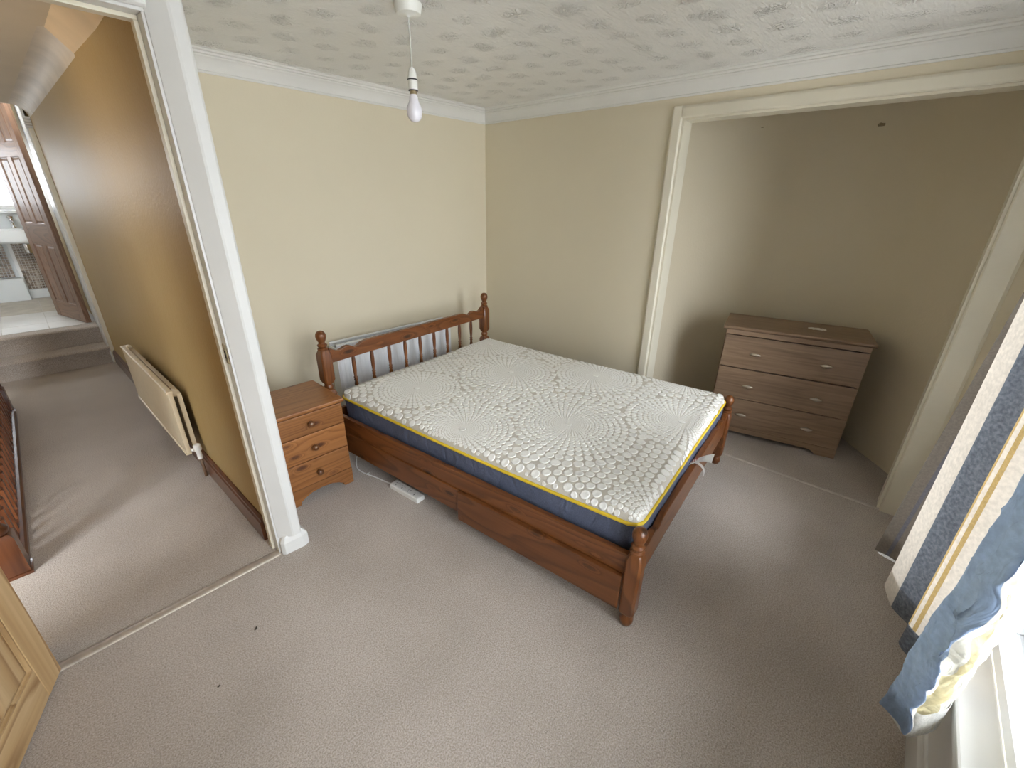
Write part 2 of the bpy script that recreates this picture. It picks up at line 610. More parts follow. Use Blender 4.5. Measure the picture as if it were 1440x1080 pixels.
struct('floor', B(-4.35, 1.25, -3.32, 2.80, -0.08, 0.0), M['carpet'])
cb = MB()
cb.box(XW - 0.1, 1.25, -3.32, -0.94, H, H + 0.08)
cb.box(XD - 0.05, 1.25, -0.94, 0.1, H, H + 0.08)
struct('ceiling', cb, M['ceiling'])
struct('wall_back', B(XD, 0.12, 0.0, 0.10, 0, H), M['wall'])
w = MB()
w.box(0, 0.11, AY0, 0.0, 0, H)
w.box(0, 0.11, AY1, AY0, AZ, H)
w.box(0, 0.11, YS, AY1, 0, H)
struct('wall_right', w, M['wall'])


def smooth_path(pts, n=8):
    P = [Vector((*p, 0)) for p in pts]
    out = []
    for i in range(len(P) - 1):
        p0, p1, p2, p3 = P[max(i - 1, 0)], P[i], P[i + 1], P[min(i + 2, len(P) - 1)]
        for k in range(n):
            t = k / n
            q = 0.5 * ((2 * p1) + (p2 - p0) * t + (2 * p0 - 5 * p1 + 4 * p2 - p3) * t * t + (3 * p1 - p0 - 3 * p2 + p3) * t ** 3)
            out.append((q.x, q.y))
    out.append(tuple(pts[-1]))
    return out


al = smooth_path([(0.05, -1.50), (0.30, -1.50), (0.60, -1.58), (0.82, -1.80), (0.95, -2.15), (0.955, -2.50), (0.86, -2.70), (0.70, -2.835), (0.474, -3.02), (0.30, -3.12), (0.05, -3.18)])
outer = []
for i, p in enumerate(al):
    a, c = al[max(i - 1, 0)], al[min(i + 1, len(al) - 1)]
    t = Vector((c[0] - a[0], c[1] - a[1])).normalized()
    outer.append((p[0] - t.y * 0.06, p[1] + t.x * 0.06))
w = MB()
w.loft([[(p[0], p[1], 0), (p[0], p[1], H), (q[0], q[1], H), (q[0], q[1], 0)] for p, q in zip(al, outer)])
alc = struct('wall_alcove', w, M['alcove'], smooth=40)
# plugged screw holes and stains left on the alcove wall
def alcove_spot(y, z, r, deep, name):
    best = min(range(1, len(al) - 1), key=lambda i: abs(al[i][1] - y) + (0 if al[i][0] > 0.6 else 5))
    p = al[best]
    t = Vector((al[best + 1][0] - al[best - 1][0], al[best + 1][1] - al[best - 1][1])).normalized()
    nrm = Vector((t.y, -t.x, 0))
    c = Vector((p[0], p[1], z))
    mb = MB()
    prof = [(r, -0.004), (r * 0.9, 0.002), (r * 0.4, 0.006), (0.001, 0.006 - deep)]
    tx = Vector((t.x, t.y, 0))
    rings = []
    for rr, hh in prof:
        rings.append([tuple(c + nrm * hh + rr * (tx * math.cos(k * math.pi / 5) * 1.5 + Vector((0, 0, 1)) * math.sin(k * math.pi / 5) * (0.8 + 0.25 * math.sin(k * 2.3)))) for k in range(10)])
    mb.loft(rings)
    mb.build(name, M['filler'], alc, smooth=True)
alcove_spot(-1.80, 1.985, 0.0055, 0.006, 'screw_hole')
alcove_spot(-1.74, 2.05, 0.004, 0.004, 'screw_hole')
alcove_spot(-2.41, 1.965, 0.014, 0.003, 'screw_hole')

struct('wall_left', B(-2.29, XD, -0.90, 0.10, 0, H), M['wall'])
# landing side of the same partition runs slightly off square
def lx(y):
    return -2.326 - 0.020 * (y + 0.835)
w = MB()
w.loft([[(lx(y), y, 0), (lx(y), y, H), (-2.29, y, H), (-2.29, y, 0)] for y in (-0.87, 0.10)])
w.loft([[(lx(y), y, 0), (lx(y), y, H), (-2.20, y, H), (-2.20, y, 0)] for y in (0.10, 1.20)])
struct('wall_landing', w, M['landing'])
w = MB()
w.loft([[(lx(y), y, 0), (lx(y), y, H), (-2.20, y, H), (-2.20, y, 0)] for y in (1.20, 2.76)])
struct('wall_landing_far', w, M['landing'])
DX0, DX1, DZ = -3.085, -2.33, 1.985
w = MB()
w.box(XW - 0.1, DX0, -1.0, -0.88, 0, H)
w.box(DX0, XD, -1.0, -0.88, DZ + 0.02, H)
w.box(DX1 + 0.03, XD, -1.0, -0.88, 0, DZ + 0.02)
struct('wall_doorway', w, M['wall'])
struct('wall_far_left', B(XW - 0.1, XW, YS - 0.15, -1.0, 0, H), M['wall'])
w = MB()
w.box(XW - 0.1, WX0, YS - 0.15, YS, 0, H)
w.box(WX1, 0.12, YS - 0.15, YS, 0, H)
w.box(WX0, WX1, YS - 0.15, YS, WZ1, H)
w.box(WX0, WX1, YS - 0.15, YS, 0, WZ0 - 0.03)
struct('wall_window', w, M['wall'])
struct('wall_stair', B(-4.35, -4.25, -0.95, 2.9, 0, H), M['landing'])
struct('ceiling_landing', B(-4.35, XD, -0.94, 2.76, H, H + 0.08), plain('landing_ceiling_paint', (0.60, 0.52, 0.40), 0.6, noise=0.04, nscale=3))

# cornice round the room: stepped plaster moulding, mitred at each corner
loop = [(0, 0), (0, YS), (XW, YS), (XW, -1.0), (XD, -1.0), (XD, 0)]   # clockwise from above, room on the right
prof = [(0.0, H - 0.092), (0.008, H - 0.092), (0.010, H - 0.084), (0.016, H - 0.082), (0.019, H - 0.062), (0.030, H - 0.040), (0.044, H - 0.030), (0.046, H - 0.024), (0.058, H - 0.022), (0.060, H - 0.014), (0.074, H - 0.012), (0.078, H - 0.004), (0.085, H - 0.002), (0.085, H + 0.0), (0.0, H + 0.0)]


def inset(loop, d):
    out = []
    n = len(loop)
    for i in range(n):
        p, q, r = Vector(loop[i - 1]), Vector(loop[i]), Vector(loop[(i + 1) % n])
        a = (q - p).normalized()
        b_ = (r - q).normalized()
        na, nb = Vector((a.y, -a.x)), Vector((b_.y, -b_.x))
        k = (na + nb) / (1 + na.dot(nb))
        out.append(q + k * d)
    return out


w = MB()
ins = [inset(loop, d) for d, z in prof]
rings = [[(ins[j][i].x, ins[j][i].y, prof[j][1]) for j in range(len(prof))] for i in range(len(loop))]
rings.append(rings[0])
w.loft(rings, cap=False)
struct('trim_1', w, M['white_flat'], smooth=35)

# door opening: linings, stops, architraves, plinth blocks
t2 = thing('trim_2', None, None, kind='structure')
G = M['gloss_white']
B(DX1, DX1 + 0.03, -1.0, -0.868, 0, DZ).build('door_lining', G, t2, bevel=0.002)
B(DX0, DX1 + 0.03, -1.0, -0.868, DZ, DZ + 0.03).build('head_lining', G, t2, bevel=0.002)
B(DX0 - 0.03, DX0, -1.0, -0.868, 0, DZ + 0.03).build('door_lining', G, t2, bevel=0.002)
B(DX1 - 0.012, DX1, -0.952, -0.915, 0, DZ - 0.012).build('door_stop', M['cream_gloss'], t2, bevel=0.002)
B(DX0 + 0.012, DX1, -0.952, -0.915, DZ - 0.012, DZ).build('door_stop', M['cream_gloss'], t2, bevel=0.002)
# right architrave: flat face then a wide bevel towards the room
arch = [(-2.322, -1.0), (-2.322, -1.004), (-2.273, -1.040), (-2.266, -1.042), (-2.238, -1.040), (-2.231, -1.034), (-2.231, -1.0)]
MB().prism(arch, 'Z', 0.085, DZ + 0.10).build('architrave', G, t2, bevel=0.0015)
hd = [(-1.0, DZ + 0.008), (-1.012, DZ + 0.008), (-1.018, DZ + 0.014), (-1.026, DZ + 0.045), (-1.024, DZ + 0.075), (-1.0, DZ + 0.078)]
MB().prism(hd, 'X', DX0 - 0.08, -2.316).build('head_architrave', G, t2, bevel=0.0015)
pl = [(-2.324, -1.0), (-2.324, -1.022), (-2.312, -1.036), (-2.232, -1.040), (-2.205, -1.030), (-2.205, -0.97), (-2.232, -0.97), (-2.232, -1.0)]
m = MB()
m.loft([[(x, y, 0) for x, y in pl], [(x, y, 0.062) for x, y in pl], [(-2.27 + (x + 2.27) * 0.72, -1.0 + (y + 1.0) * 0.75, 0.092) for x, y in pl]])
m.build('plinth_block', G, t2, bevel=0.003)
sp_ = B(DX1 - 0.0035, DX1, -0.985, -0.957, 0.925, 1.0).build('strike_plate', M['brass'], t2, bevel=0.001)
B(DX1 - 0.0045, DX1 - 0.003, -0.978, -0.966, 0.945, 0.975).build('latch_hole', M['dark'], sp_)

# carpet bars
b1 = MB()
b1.prism([(-1.015, 0.0), (-1.010, 0.006), (-0.995, 0.008), (-0.980, 0.006), (-0.975, 0.0)], 'X', DX0, DX1)
struct('trim_3', b1, M['bar'], smooth=50)
b1 = MB()
b1.prism([(-0.012, 0.0), (-0.008, 0.005), (0.008, 0.006), (0.014, 0.0)], 'Y', AY1, AY0)
struct('trim_4', b1, M['seam_bar'], smooth=50)

# alcove architrave and reveal lining
t5 = thing('trim_5', None, None, kind='structure')
CG = M['cream_gloss']
def arch_prof(inner, outer_, sgn):
    return [(0.0, inner), (-0.010, inner), (-0.016, inner + sgn * 0.006), (-0.018, outer_ - sgn * 0.012), (-0.012, outer_), (0.0, outer_)]
MB().prism(arch_prof(AY0, AY0 + 0.060, 1), 'Z', 0, AZ + 0.060).build('architrave', CG, t5, bevel=0.0015)
MB().prism(arch_prof(AY1, AY1 - 0.100, -1), 'Z', 0, AZ).build('architrave', CG, t5, bevel=0.0015)
MB().prism(arch_prof(AZ, AZ + 0.060, 1), 'Y', AY1 - 0.100, AY0).build('head_architrave', CG, t5, bevel=0.0015)
B(0.0, 0.112, AY0 - 0.012, AY0, 0, AZ).build('reveal_lining', CG, t5, bevel=0.001)
B(0.0, 0.112, AY1, AY1 + 0.012, 0, AZ).build('reveal_lining', CG, t5, bevel=0.001)
B(0.0, 0.112, AY1 + 0.012, AY0 - 0.012, AZ - 0.012, AZ).build('head_lining', CG, t5, bevel=0.001)

# skirtings
def skirt_poly(h, d):
    return [(0, 0), (d, 0), (d, h - 0.025), (d * 0.75, h - 0.018), (d * 0.7, h - 0.008), (d * 0.3, h), (0, h)]
def skirting(name, p, q, h, d, mat):
    p, q = Vector((*p, 0)), Vector((*q, 0))
    t = (q - p).normalized()
    nrm = Vector((t.y, -t.x, 0))
    rings = [[tuple(e + nrm * a + Vector((0, 0, z))) for a, z in skirt_poly(h, d)] for e in (p, q)]
    struct(name, MB().loft(rings), mat, bevel=0.0012)
skirting('baseboard_back', (XD, 0), (0, 0), 0.11, 0.016, M['gloss_white'])
skirting('baseboard_right', (0, 0), (0, AY0 + 0.06), 0.11, 0.016, M['gloss_white'])
skirting('baseboard_window', (0, YS), (XW, YS), 0.125, 0.020, M['gloss_white'])
skirting('baseboard_landing', (lx(2.72), 2.72), (lx(-0.868), -0.868), 0.125, 0.022, M['stairY'])
for n_, a_, c_ in (('baseboard_landing', 0, 0),):
    pass

# window low in the near wall
w1 = thing('window_1', None, None, kind='structure')
U_ = M['upvc']
fy0, fy1 = YS - 0.12, YS - 0.06
fr = 0.04
xm = (WX0 + WX1) / 2
m = MB()
m.box(WX0, WX1, fy0, fy1, WZ0, WZ0 + fr)
m.box(WX0, WX1, fy0, fy1, WZ1 - fr, WZ1)
m.box(WX0, WX0 + fr, fy0, fy1, WZ0 + fr, WZ1 - fr)
m.box(WX1 - fr, WX1, fy0, fy1, WZ0 + fr, WZ1 - fr)
m.build('window_frame', U_, w1)
thirds = [WX0 + fr + (WX1 - WX0 - 2 * fr) * k / 3 for k in range(4)]
for k in (1, 2):
    B(thirds[k] - 0.03, thirds[k] + 0.03, fy0, fy1, WZ0 + fr, WZ1 - fr).build('mullion', U_, w1, bevel=0.003)
for k in range(3):
    B(thirds[k] + 0.0, thirds[k + 1] - 0.0, fy0 + 0.025, fy0 + 0.031, WZ0 + fr, WZ1 - fr).build('window_pane', M['glass'], w1)
B(WX0 - 0.03, WX1 + 0.03, YS - 0.06, YS + 0.022, WZ0 - 0.03, WZ0).build('window_sill', M['gloss_white'], w1, bevel=0.006)
B(WX0, WX1, YS, YS + 0.008, 0.125, WZ0 - 0.03).build('apron_panel', M['gloss_white'], w1, bevel=0.002)
B(WX0, WX1, YS, YS + 0.016, 0.125, 0.140).build('bead_moulding', M['gloss_white'], w1, bevel=0.004)

# ------------------------------------------------------------------ pine door folded back into the room
d1 = thing('door_1', None, None, (-3.052, -1.012, 0.008), math.atan2(-0.943, -0.333), kind='structure')
def panel_door(root, mats, width, height, thick, stile, rails, cols, sgn=1):
    """local x along the door from the hinge stile, y thickness, z up; rails = list of (z0,z1)"""
    V_, H_ = mats
    y0, y1 = (0.0, thick) if sgn > 0 else (-thick, 0.0)
    for x0, x1 in ((0, stile), (width - stile, width)):
        B(x0, x1, y0, y1, 0, height).build('stile', V_, root, bevel=0.003)
    for z0, z1 in rails:
        B(stile, width - stile, y0 + 0.001, y1 - 0.001, z0, z1).build('rail', H_, root, bevel=0.002)
    mw_ = 0.085
    xm_ = width / 2
    for (za, zb) in zip([r[1] for r in rails[:-1]], [r[0] for r in rails[1:]]):
        B(xm_ - mw_ / 2, xm_ + mw_ / 2, y0 + 0.001, y1 - 0.001, za, zb).build('muntin', V_, root, bevel=0.002)
        for xa, xb in ((stile, xm_ - mw_ / 2), (xm_ + mw_ / 2, width - stile)):
            m = MB()
            e = 0.030
            for yy, s in ((y0, 1), (y1, -1)):
                base = yy + s * 0.014
                r0 = [(xa, base, za), (xb, base, za), (xb, base, zb), (xa, base, zb)]
                r1 = [(xa + e, yy + s * 0.004, za + e), (xb - e, yy + s * 0.004, za + e), (xb - e, yy + s * 0.004, zb - e), (xa + e, yy + s * 0.004, zb - e)]
                r00 = [(xa, (y0 + y1) / 2, za), (xb, (y0 + y1) / 2, za), (xb, (y0 + y1) / 2, zb), (xa, (y0 + y1) / 2, zb)]
                m.loft([r00, r0, r1])
            pn = m.build('panel', V_, root)
            # moulding strips round the panel
            for yy, s in ((y0, 1), (y1, -1)):
                mm = MB()
                g = 0.014
                pf = [(0.0, s * 0.002), (g * 0.45, s * 0.001), (g * 0.6, s * 0.006), (g, s * 0.008), (g, s * 0.013), (0.0, s * 0.013)]
                rr = []
                for cx_, cz_, sx_, sz_ in ((xa, za, 1, 1), (xb, za, -1, 1), (xb, zb, -1, -1), (xa, zb, 1, -1)):
                    rr.append([(cx_ + sx_ * a, yy + b_, cz_ + sz_ * a) for a, b_ in pf])
                rr.append(rr[0])
                mm.loft(rr, cap=False)
                mm.build('panel_moulding', V_, pn)
panel_door(d1, (M['pineZ'], M['pineX']), 0.74, 1.96, 0.040, 0.100, [(0, 0.125), (0.66, 0.86), (1.50, 1.60), (1.86, 1.96)], 2, sgn=-1)

# ------------------------------------------------------------------ landing: cove, boxing, steps, balustrade, radiator
CV = plain('old_plaster_cove', (0.55, 0.48, 0.39), 0.6, noise=0.14, nscale=5, bumpv=0.15)
pts = [(0.0, H - 0.09)] + [(0.09 - 0.09 * math.cos(t), H - 0.09 + 0.09 * math.sin(t)) for t in [k * math.pi / 16 for k in range(1, 8)]] + [(0.09, H), (0.0, H)]
rings = []
for y in (0.16, 2.40):
    rings.append([(lx(y) - a, y, z) for a, z in pts])
struct('trim_6', MB().loft(rings), CV, smooth=40)
rings = []
for y in (2.405, 2.74):
    rings.append([(lx(y) - a, y, z) for a, z in pts])
struct('trim_7', MB().loft(rings), CV, smooth=40)
struct('trim_8', MB().prism([(-2.335, 2.06), (-2.335, H), (-2.415, H)], 'Y', -0.87, 0.16), plain('bare_plaster', (0.60, 0.45, 0.27), 0.7, noise=0.08, nscale=6))

stp = thing('carpeted_steps', 'two carpet covered steps up to the bathroom', 'steps', (-2.40, 2.72, 0), 0.0)
def step(y0, y1, z0, z1):
    pr = [(y0 + 0.015, z0), (y0 + 0.012, z1 - 0.05), (y0 - 0.008, z1 - 0.03), (y0 - 0.012, z1 - 0.014), (y0 - 0.004, z1 - 0.003), (y0 + 0.012, z1), (y1, z1), (y1, z0)]
    m = MB()
    m.prism(pr, 'X', -1.60, 0.0)
    return m.build('step', M['carpet'], stp, smooth=50)
step(0.0, 0.62, 0.0, 0.165)
step(0.20, 0.45, 0.165, 0.335)

# bathroom doorway casing beside the steps
c1 = thing('trim_9', None, None, kind='structure')
B(-2.425, -2.36, 2.705, 2.725, 0, 1.99).build('casing', M['cream_gloss'], c1, bevel=0.006)
B(-2.435, -2.405, 2.725, 3.16, 0.0, 2.36).build('door_lining', M['gloss_white'], c1, bevel=0.003)
for k in range(4):
    B(-2.44, -2.36, 2.70 - 0.006 * k, 2.725, 1.99 + 0.020 * k, 2.006 + 0.020 * k).build('reeded_block', M['gloss_white'], c1, bevel=0.003)
struct('wall_steps', B(-2.42, -2.20, 2.725, 5.2, 0, 2.55), M['landing'])

bal = thing('stair_balustrade', 'dark mahogany stained balustrade along left side of the landing', 'balustrade', (-3.10, -0.25, 0), 0.0)
S_ = M['stairZ']
def newel(x, y, h):
    m = MB()
    a = 0.046
    sq = lambda s: [(-s, -s), (s, -s), (s, s), (-s, s)]
    def ring(s, z):
        return [(x + p, y + q, z) for p, q in sq(s)]
    m.loft([ring(a + 0.006, 0), ring(a + 0.006, 0.012), ring(a, 0.014), ring(a, 0.19), ring(a - 0.012, 0.205)])
    m.lathe([(0.034, 0.20), (0.042, 0.215), (0.042, 0.228), (0.03, 0.245), (0.036, 0.40), (0.040, 0.55), (0.030, 0.66), (0.042, 0.68), (0.034, 0.70)], (x, y, 0), 14)
    m.loft([ring(a - 0.012, 0.69), ring(a, 0.705), ring(a, h - 0.07), ring(a + 0.012, h - 0.06), ring(a + 0.012, h - 0.03), ring(a - 0.02, h)])
    return m.build('newel_post', S_, bal, smooth=45)
newel(-0.045, -0.045, 1.05)
newel(-0.055, 2.14, 1.05)
m = MB()
m.prism([(-0.075, 0.0), (0.0, 0.0), (0.0, 0.022), (-0.008, 0.030), (-0.02, 0.034), (-0.02, 0.030), (-0.055, 0.030), (-0.055, 0.036), (-0.075, 0.030)], 'Y', 0.0, 2.09)
m.build('base_rail', M['stairY'], bal, bevel=0.002)
m = MB()
m.prism([(-0.072, 0.86), (-0.01, 0.86), (0.0, 0.88), (-0.004, 0.905), (-0.02, 0.918), (-0.062, 0.918), (-0.078, 0.905), (-0.082, 0.88)], 'Y', 0.0, 2.09)
m.build('handrail', M['stairY'], bal, bevel=0.003)
m = MB()
s = 0.016
m.loft([[(p, q, z) for p, q in ((-s, -s), (s, -s), (s, s), (-s, s))] for z in (0.03, 0.20)])
m.lathe([(0.012, 0.198), (0.016, 0.21), (0.010, 0.225), (0.017, 0.30), (0.019, 0.40), (0.012, 0.52), (0.016, 0.54), (0.011, 0.56), (0.016, 0.62), (0.010, 0.68), (0.016, 0.69), (0.012, 0.702)], (0, 0, 0), 8)
m.loft([[(p, q, z) for p, q in ((-s, -s), (s, -s), (s, s), (-s, s))] for z in (0.70, 0.862)])
sp0 = m.build('spindle', S_, bal, smooth=40)
sp0.location = (-0.038, 0.09, 0)
for k in range(1, 20):
    copy_part(sp0, bal, (-0.038, 0.09 + k * 0.102, 0))

r1 = thing('landing_radiator', 'slim cream panel radiator low on the landing wall', 'radiator', (-2.435, 0.53, 0.155), -0.025 * -1)
RC = M['rad_cream']
pan = B(-0.010, 0.012, -0.58, 0.58, 0.0, 0.39).build('radiator_panel', RC, r1, bevel=0.006)
B(-0.016, 0.014, -0.58, 0.58, 0.376, 0.392).build('top_edge', RC, pan, bevel=0.005)
B(-0.016, 0.014, -0.58, 0.58, 0.0, 0.014).build('bottom_edge', RC, pan, bevel=0.005)
for y in (-0.56, 0.56):
    MB().lathe([(0.014, -0.004), (0.020, 0.0), (0.020, 0.03), (0.010, 0.036)], (0.026, y, 0.37), 12, 'Y').build('end_cap', RC, r1, smooth=40)
B(0.028, 0.050, -0.565, 0.565, 0.02, 0.365).build('convector_plate', RC, r1, bevel=0.003)
for y in (-0.35, 0.35):
    B(0.012, 0.066, y - 0.012, y + 0.012, 0.30, 0.335).build('wall_bracket', RC, r1)
m = MB()
m.lathe([(0.013, -0.03), (0.013, 0.02), (0.019, 0.024), (0.019, 0.056), (0.012, 0.062)], (0.040, -0.602, -0.002), 12)
m.tube([(0.012, -0.56, 0.02), (0.03, -0.585, 0.02), (0.04, -0.602, 0.01)], 0.010)
m.build('valve', M['plastic'], r1, smooth=40)
MB().tube([(0.040, -0.602, -0.02), (0.042, -0.600, -0.09), (0.042, -0.60, -0.155)], 0.008).build('pipe', plain('painted_pipe', (0.16, 0.09, 0.05), 0.4), r1, smooth=True)
m = MB()
m.tube([(0.012, 0.56, 0.02), (0.03, 0.60, 0.02), (0.04, 0.61, 0.0), (0.04, 0.61, -0.155)], 0.009)
m.build('pipe', M['chrome'], r1, smooth=True)

# ------------------------------------------------------------------ bathroom beyond
Z2 = 0.34
fb = struct('floor_bathroom', B(-4.1, -2.42, 3.04, 5.2, 0.20, Z2 - 0.006), M['grout'])
for i in range(5):
    for j in range(7):
        x0 = -3.98 + i * 0.305
        y0 = 3.06 + j * 0.305
        y1 = min(y0 + 0.30, 5.0)
        if y1 - y0 < 0.05:
            continue
        B(x0, x0 + 0.30, y0, y1, Z2 - 0.006, Z2 + random.uniform(-0.001, 0.001)).build('floor_tile', M['darker_tile'] if j >= 3 else M['floor_tile'], fb, bevel=0.002)
BW0, BW1, BZ0, BZ1 = -3.80, -2.50, 1.33, 2.05
w = MB()
w.box(-4.1, BW0, 5.0, 5.15, 0.2, 2.55)
w.box(BW1, -2.40, 5.0, 5.15, 0.2, 2.55)
w.box(BW0, BW1, 5.0, 5.15, 0.2, BZ0 - 0.03)
w.box(BW0, BW1, 5.0, 5.15, BZ1, 2.55)
wb = struct('wall_bathroom', w, plain('white_bathroom_paint', (0.70, 0.73, 0.74), 0.5, noise=0.02))
struct('wall_bathroom_left', B(-4.2, -4.1, 2.76, 5.2, 0, 2.55), M['white_flat'])
struct('ceiling_bathroom', B(-4.35, -2.2, 2.76, 5.2, 2.50, 2.58), M['white_flat'])
w2 = thing('window_2', None, None, kind='structure')
m = MB()
for a in ((BW0, BW1, BZ0, BZ0 + 0.05), (BW0, BW1, BZ1 - 0.05, BZ1)):
    m.box(a[0], a[1], 5.06, 5.11, a[2], a[3])
for a in (BW0, BW1 - 0.05, -3.25):
    m.box(a, a + 0.05, 5.06, 5.11, BZ0 + 0.05, BZ1 - 0.05)
m.build('window_frame', M['upvc'], w2)
B(BW0 + 0.05, -3.25, 5.08, 5.086, BZ0 + 0.05, BZ1 - 0.05).build('window_pane', M['glass'], w2)
B(-3.20, BW1 - 0.05, 5.08, 5.086, BZ0 + 0.05, BZ1 - 0.05).build('window_pane', M['glass'], w2)
B(BW0, BW1, 4.94, 5.06, BZ0 - 0.03, BZ0).build('window_sill', M['porcelain'], w2, bevel=0.006)
# mosaic panels behind and below the basin (tiny tiles, joined)
def mosaic(x0, x1, z0, z1, y):
    m = MB()
    p = 0.029
    nx, nz = int((x1 - x0) / p), int((z1 - z0) / p)
    for i in range(nx):
        for k in range(nz):
            m.box(x0 + i * p + 0.002, x0 + (i + 1) * p - 0.003, y - 0.006 - random.uniform(0, 0.002), y, z0 + k * p + 0.002, z0 + (k + 1) * p - 0.003)
    return m
bx = thing('trim_10', None, None, kind='structure')
B(-2.80, -2.42, 4.97, 5.0, Z2, 0.98).build('boxing_panel', M['grout'], bx)
mosaic(-2.80, -2.44, 0.45, 0.98, 4.97).build('mosaic_tiles', M['mosaic'], bx, kind='stuff')
mosaic(-3.50, -2.84, 0.60, 0.98, 4.992).build('mosaic_tiles', M['mosaic'], bx, kind='stuff')
B(-3.60, -2.81, 4.86, 4.99, Z2, 0.595).build('boxing_ledge', M['box_white'], bx, bevel=0.006)
B(-2.83, -2.80, 4.955, 5.0, 0.45, 0.98).build('corner_trim', M['upvc'], bx, bevel=0.003)
B(-2.81, -2.42, 4.95, 4.97, Z2, 0.445).build('boxing_skirting', M['box_white'], bx, bevel=0.004)

bs = thing('wash_basin', 'white wall hung bathroom basin under the bright window', 'basin', (-2.93, 4.99, 0.99))
m = MB()
def brect(x0, x1, y0, y1, z):
    return [(x0, y0, z), (x1, y0, z), (x1, y1, z), (x0, y1, z)]
m.loft([brect(-0.42, 0.28, -0.34, 0.0, 0.0), brect(-0.42, 0.30, -0.36, 0.0, 0.02), brect(-0.42, 0.30, -0.36, 0.0, 0.145), brect(-0.40, 0.28, -0.34, -0.10, 0.150), brect(-0.32, 0.20, -0.28, -0.14, 0.06)])
m.build('bowl', M['porcelain'], bs, bevel=0.008)
m = MB()
m.lathe([(0.024, 0.155), (0.024, 0.165), (0.017, 0.17), (0.017, 0.25), (0.024, 0.255), (0.026, 0.275), (0.01, 0.285)], (0.215, -0.07, 0), 12)
m.tube([(0.215, -0.07, 0.215), (0.215, -0.12, 0.225), (0.215, -0.17, 0.21), (0.215, -0.185, 0.185)], 0.012)
m.build('tap', M['chrome'], bs, smooth=40)
m = MB()
m.lathe([(0.030, -0.12), (0.033, -0.11), (0.033, -0.02), (0.022, -0.01), (0.020, 0.02)], (0.255, -0.16, 0), 12)
m.tube([(0.255, -0.16, -0.03), (0.255, -0.08, -0.03), (0.255, -0.02, -0.03)], 0.016)
m.build('bottle_trap', M['chrome'], bs, smooth=40)

d2 = thing('door_2', None, None, (-2.462, 3.06, Z2 + 0.006), math.atan2(0.63, -0.16), kind='structure')
panel_door(d2, (M['bathdoorZ'], M['bathdoorX']), 0.66, 1.98, 0.040, 0.095, [(0, 0.16), (0.72, 0.90), (1.46, 1.56), (1.87, 1.98)], 2, sgn=1)

# ------------------------------------------------------------------ bed
ROT = 0.0999
bed = thing('double_bed', 'dark antique pine double bed frame with spindle headboard', 'bed', (-1.7507, -0.4628, 0), ROT)
BWD, BL = 1.413, -1.895
def sqring(x, y, a, z, ch):
    return [(x - a + ch, y - a, z), (x + a - ch, y - a, z), (x + a, y - a + ch, z), (x + a, y + a - ch, z), (x + a - ch, y + a, z), (x - a + ch, y + a, z), (x - a, y + a - ch, z), (x - a, y - a + ch, z)]
FIN = [(0.020, 0.0), (0.027, 0.006), (0.027, 0.014), (0.019, 0.020), (0.025, 0.028), (0.0255, 0.034), (0.017, 0.042), (0.0165, 0.050), (0.021, 0.058), (0.0265, 0.074), (0.0275, 0.086), (0.0245, 0.100), (0.016, 0.111), (0.004, 0.1155)]
def foot_post(x, y):
    m = MB()
    a = 0.030
    m.lathe([(0.014, 0.0), (0.020, 0.005), (0.026, 0.022), (0.026, 0.036), (0.019, 0.050), (0.024, 0.056), (0.022, 0.068)], (x, y, 0), 16)
    m.loft([sqring(x, y, a * 0.72, 0.062, 0.006), sqring(x, y, a, 0.078, 0.008), sqring(x, y, a, 0.335, 0.008), sqring(x, y, a * 0.68, 0.358, 0.006)])
    m.lathe([(r, z + 0.355) for r, z in FIN], (x, y, 0), 18)
    return m.build('foot_post', M['bedZ'], bed, smooth=38)
def head_post(x, y):
    m = MB()
    a = 0.033
    m.lathe([(0.018, 0.0), (0.027, 0.01), (0.027, 0.04), (0.020, 0.055)], (x, y, 0), 16)
    m.loft([sqring(x, y, a * 0.7, 0.05, 0.006), sqring(x, y, a, 0.07, 0.008), sqring(x, y, a, 0.455, 0.008), sqring(x, y, a * 0.72, 0.475, 0.006)])
    m.lathe([(0.026, 0.472), (0.022, 0.480), (0.026, 0.490), (0.0265, 0.500), (0.021, 0.510), (0.026, 0.522)], (x, y, 0), 16)
    m.loft([sqring(x, y, a * 0.72, 0.52, 0.006), sqring(x, y, a, 0.54, 0.008), sqring(x, y, a, 0.695, 0.008), sqring(x, y, a * 0.68, 0.72, 0.006)])
    m.lathe([(r * 1.05, z + 0.717) for r, z in FIN], (x, y, 0), 18)
    return m.build('head_post', M['bedZ'], bed, smooth=38)
head_post(0, 0)
head_post(BWD, 0)
foot_post(0, BL)
foot_post(BWD, BL)
def scallop(x0, x1, zb, zt, ear):
    """rail outline with an ear at each post, a scoop, a small hump and a notch"""
    left = [(0.0, zt + ear), (0.012, zt + ear - 0.004), (0.035, zt - 0.012), (0.06, zt - 0.018), (0.085, zt - 0.012), (0.105, zt - 0.004), (0.128, zt - 0.004), (0.150, zt - 0.014), (0.165, zt - 0.024), (0.185, zt - 0.020), (0.215, zt - 0.006), (0.25, zt)]
    top = [(x0 + a, z) for a, z in left]
    top += [(x1 - a, z) for a, z in reversed(left)]
    return [(x0, zb)] + top + [(x1, zb)]
MB().prism(scallop(0.030, BWD - 0.030, 0.635, 0.715, 0.010), 'Y', -0.014, 0.014).build('headboard_rail', M['bedX'], bed, bevel=0.004)
B(0.030, BWD - 0.030, -0.012, 0.012, 0.26, 0.34).build('headboard_lower_rail', M['bedX'], bed, bevel=0.004)
m = MB()
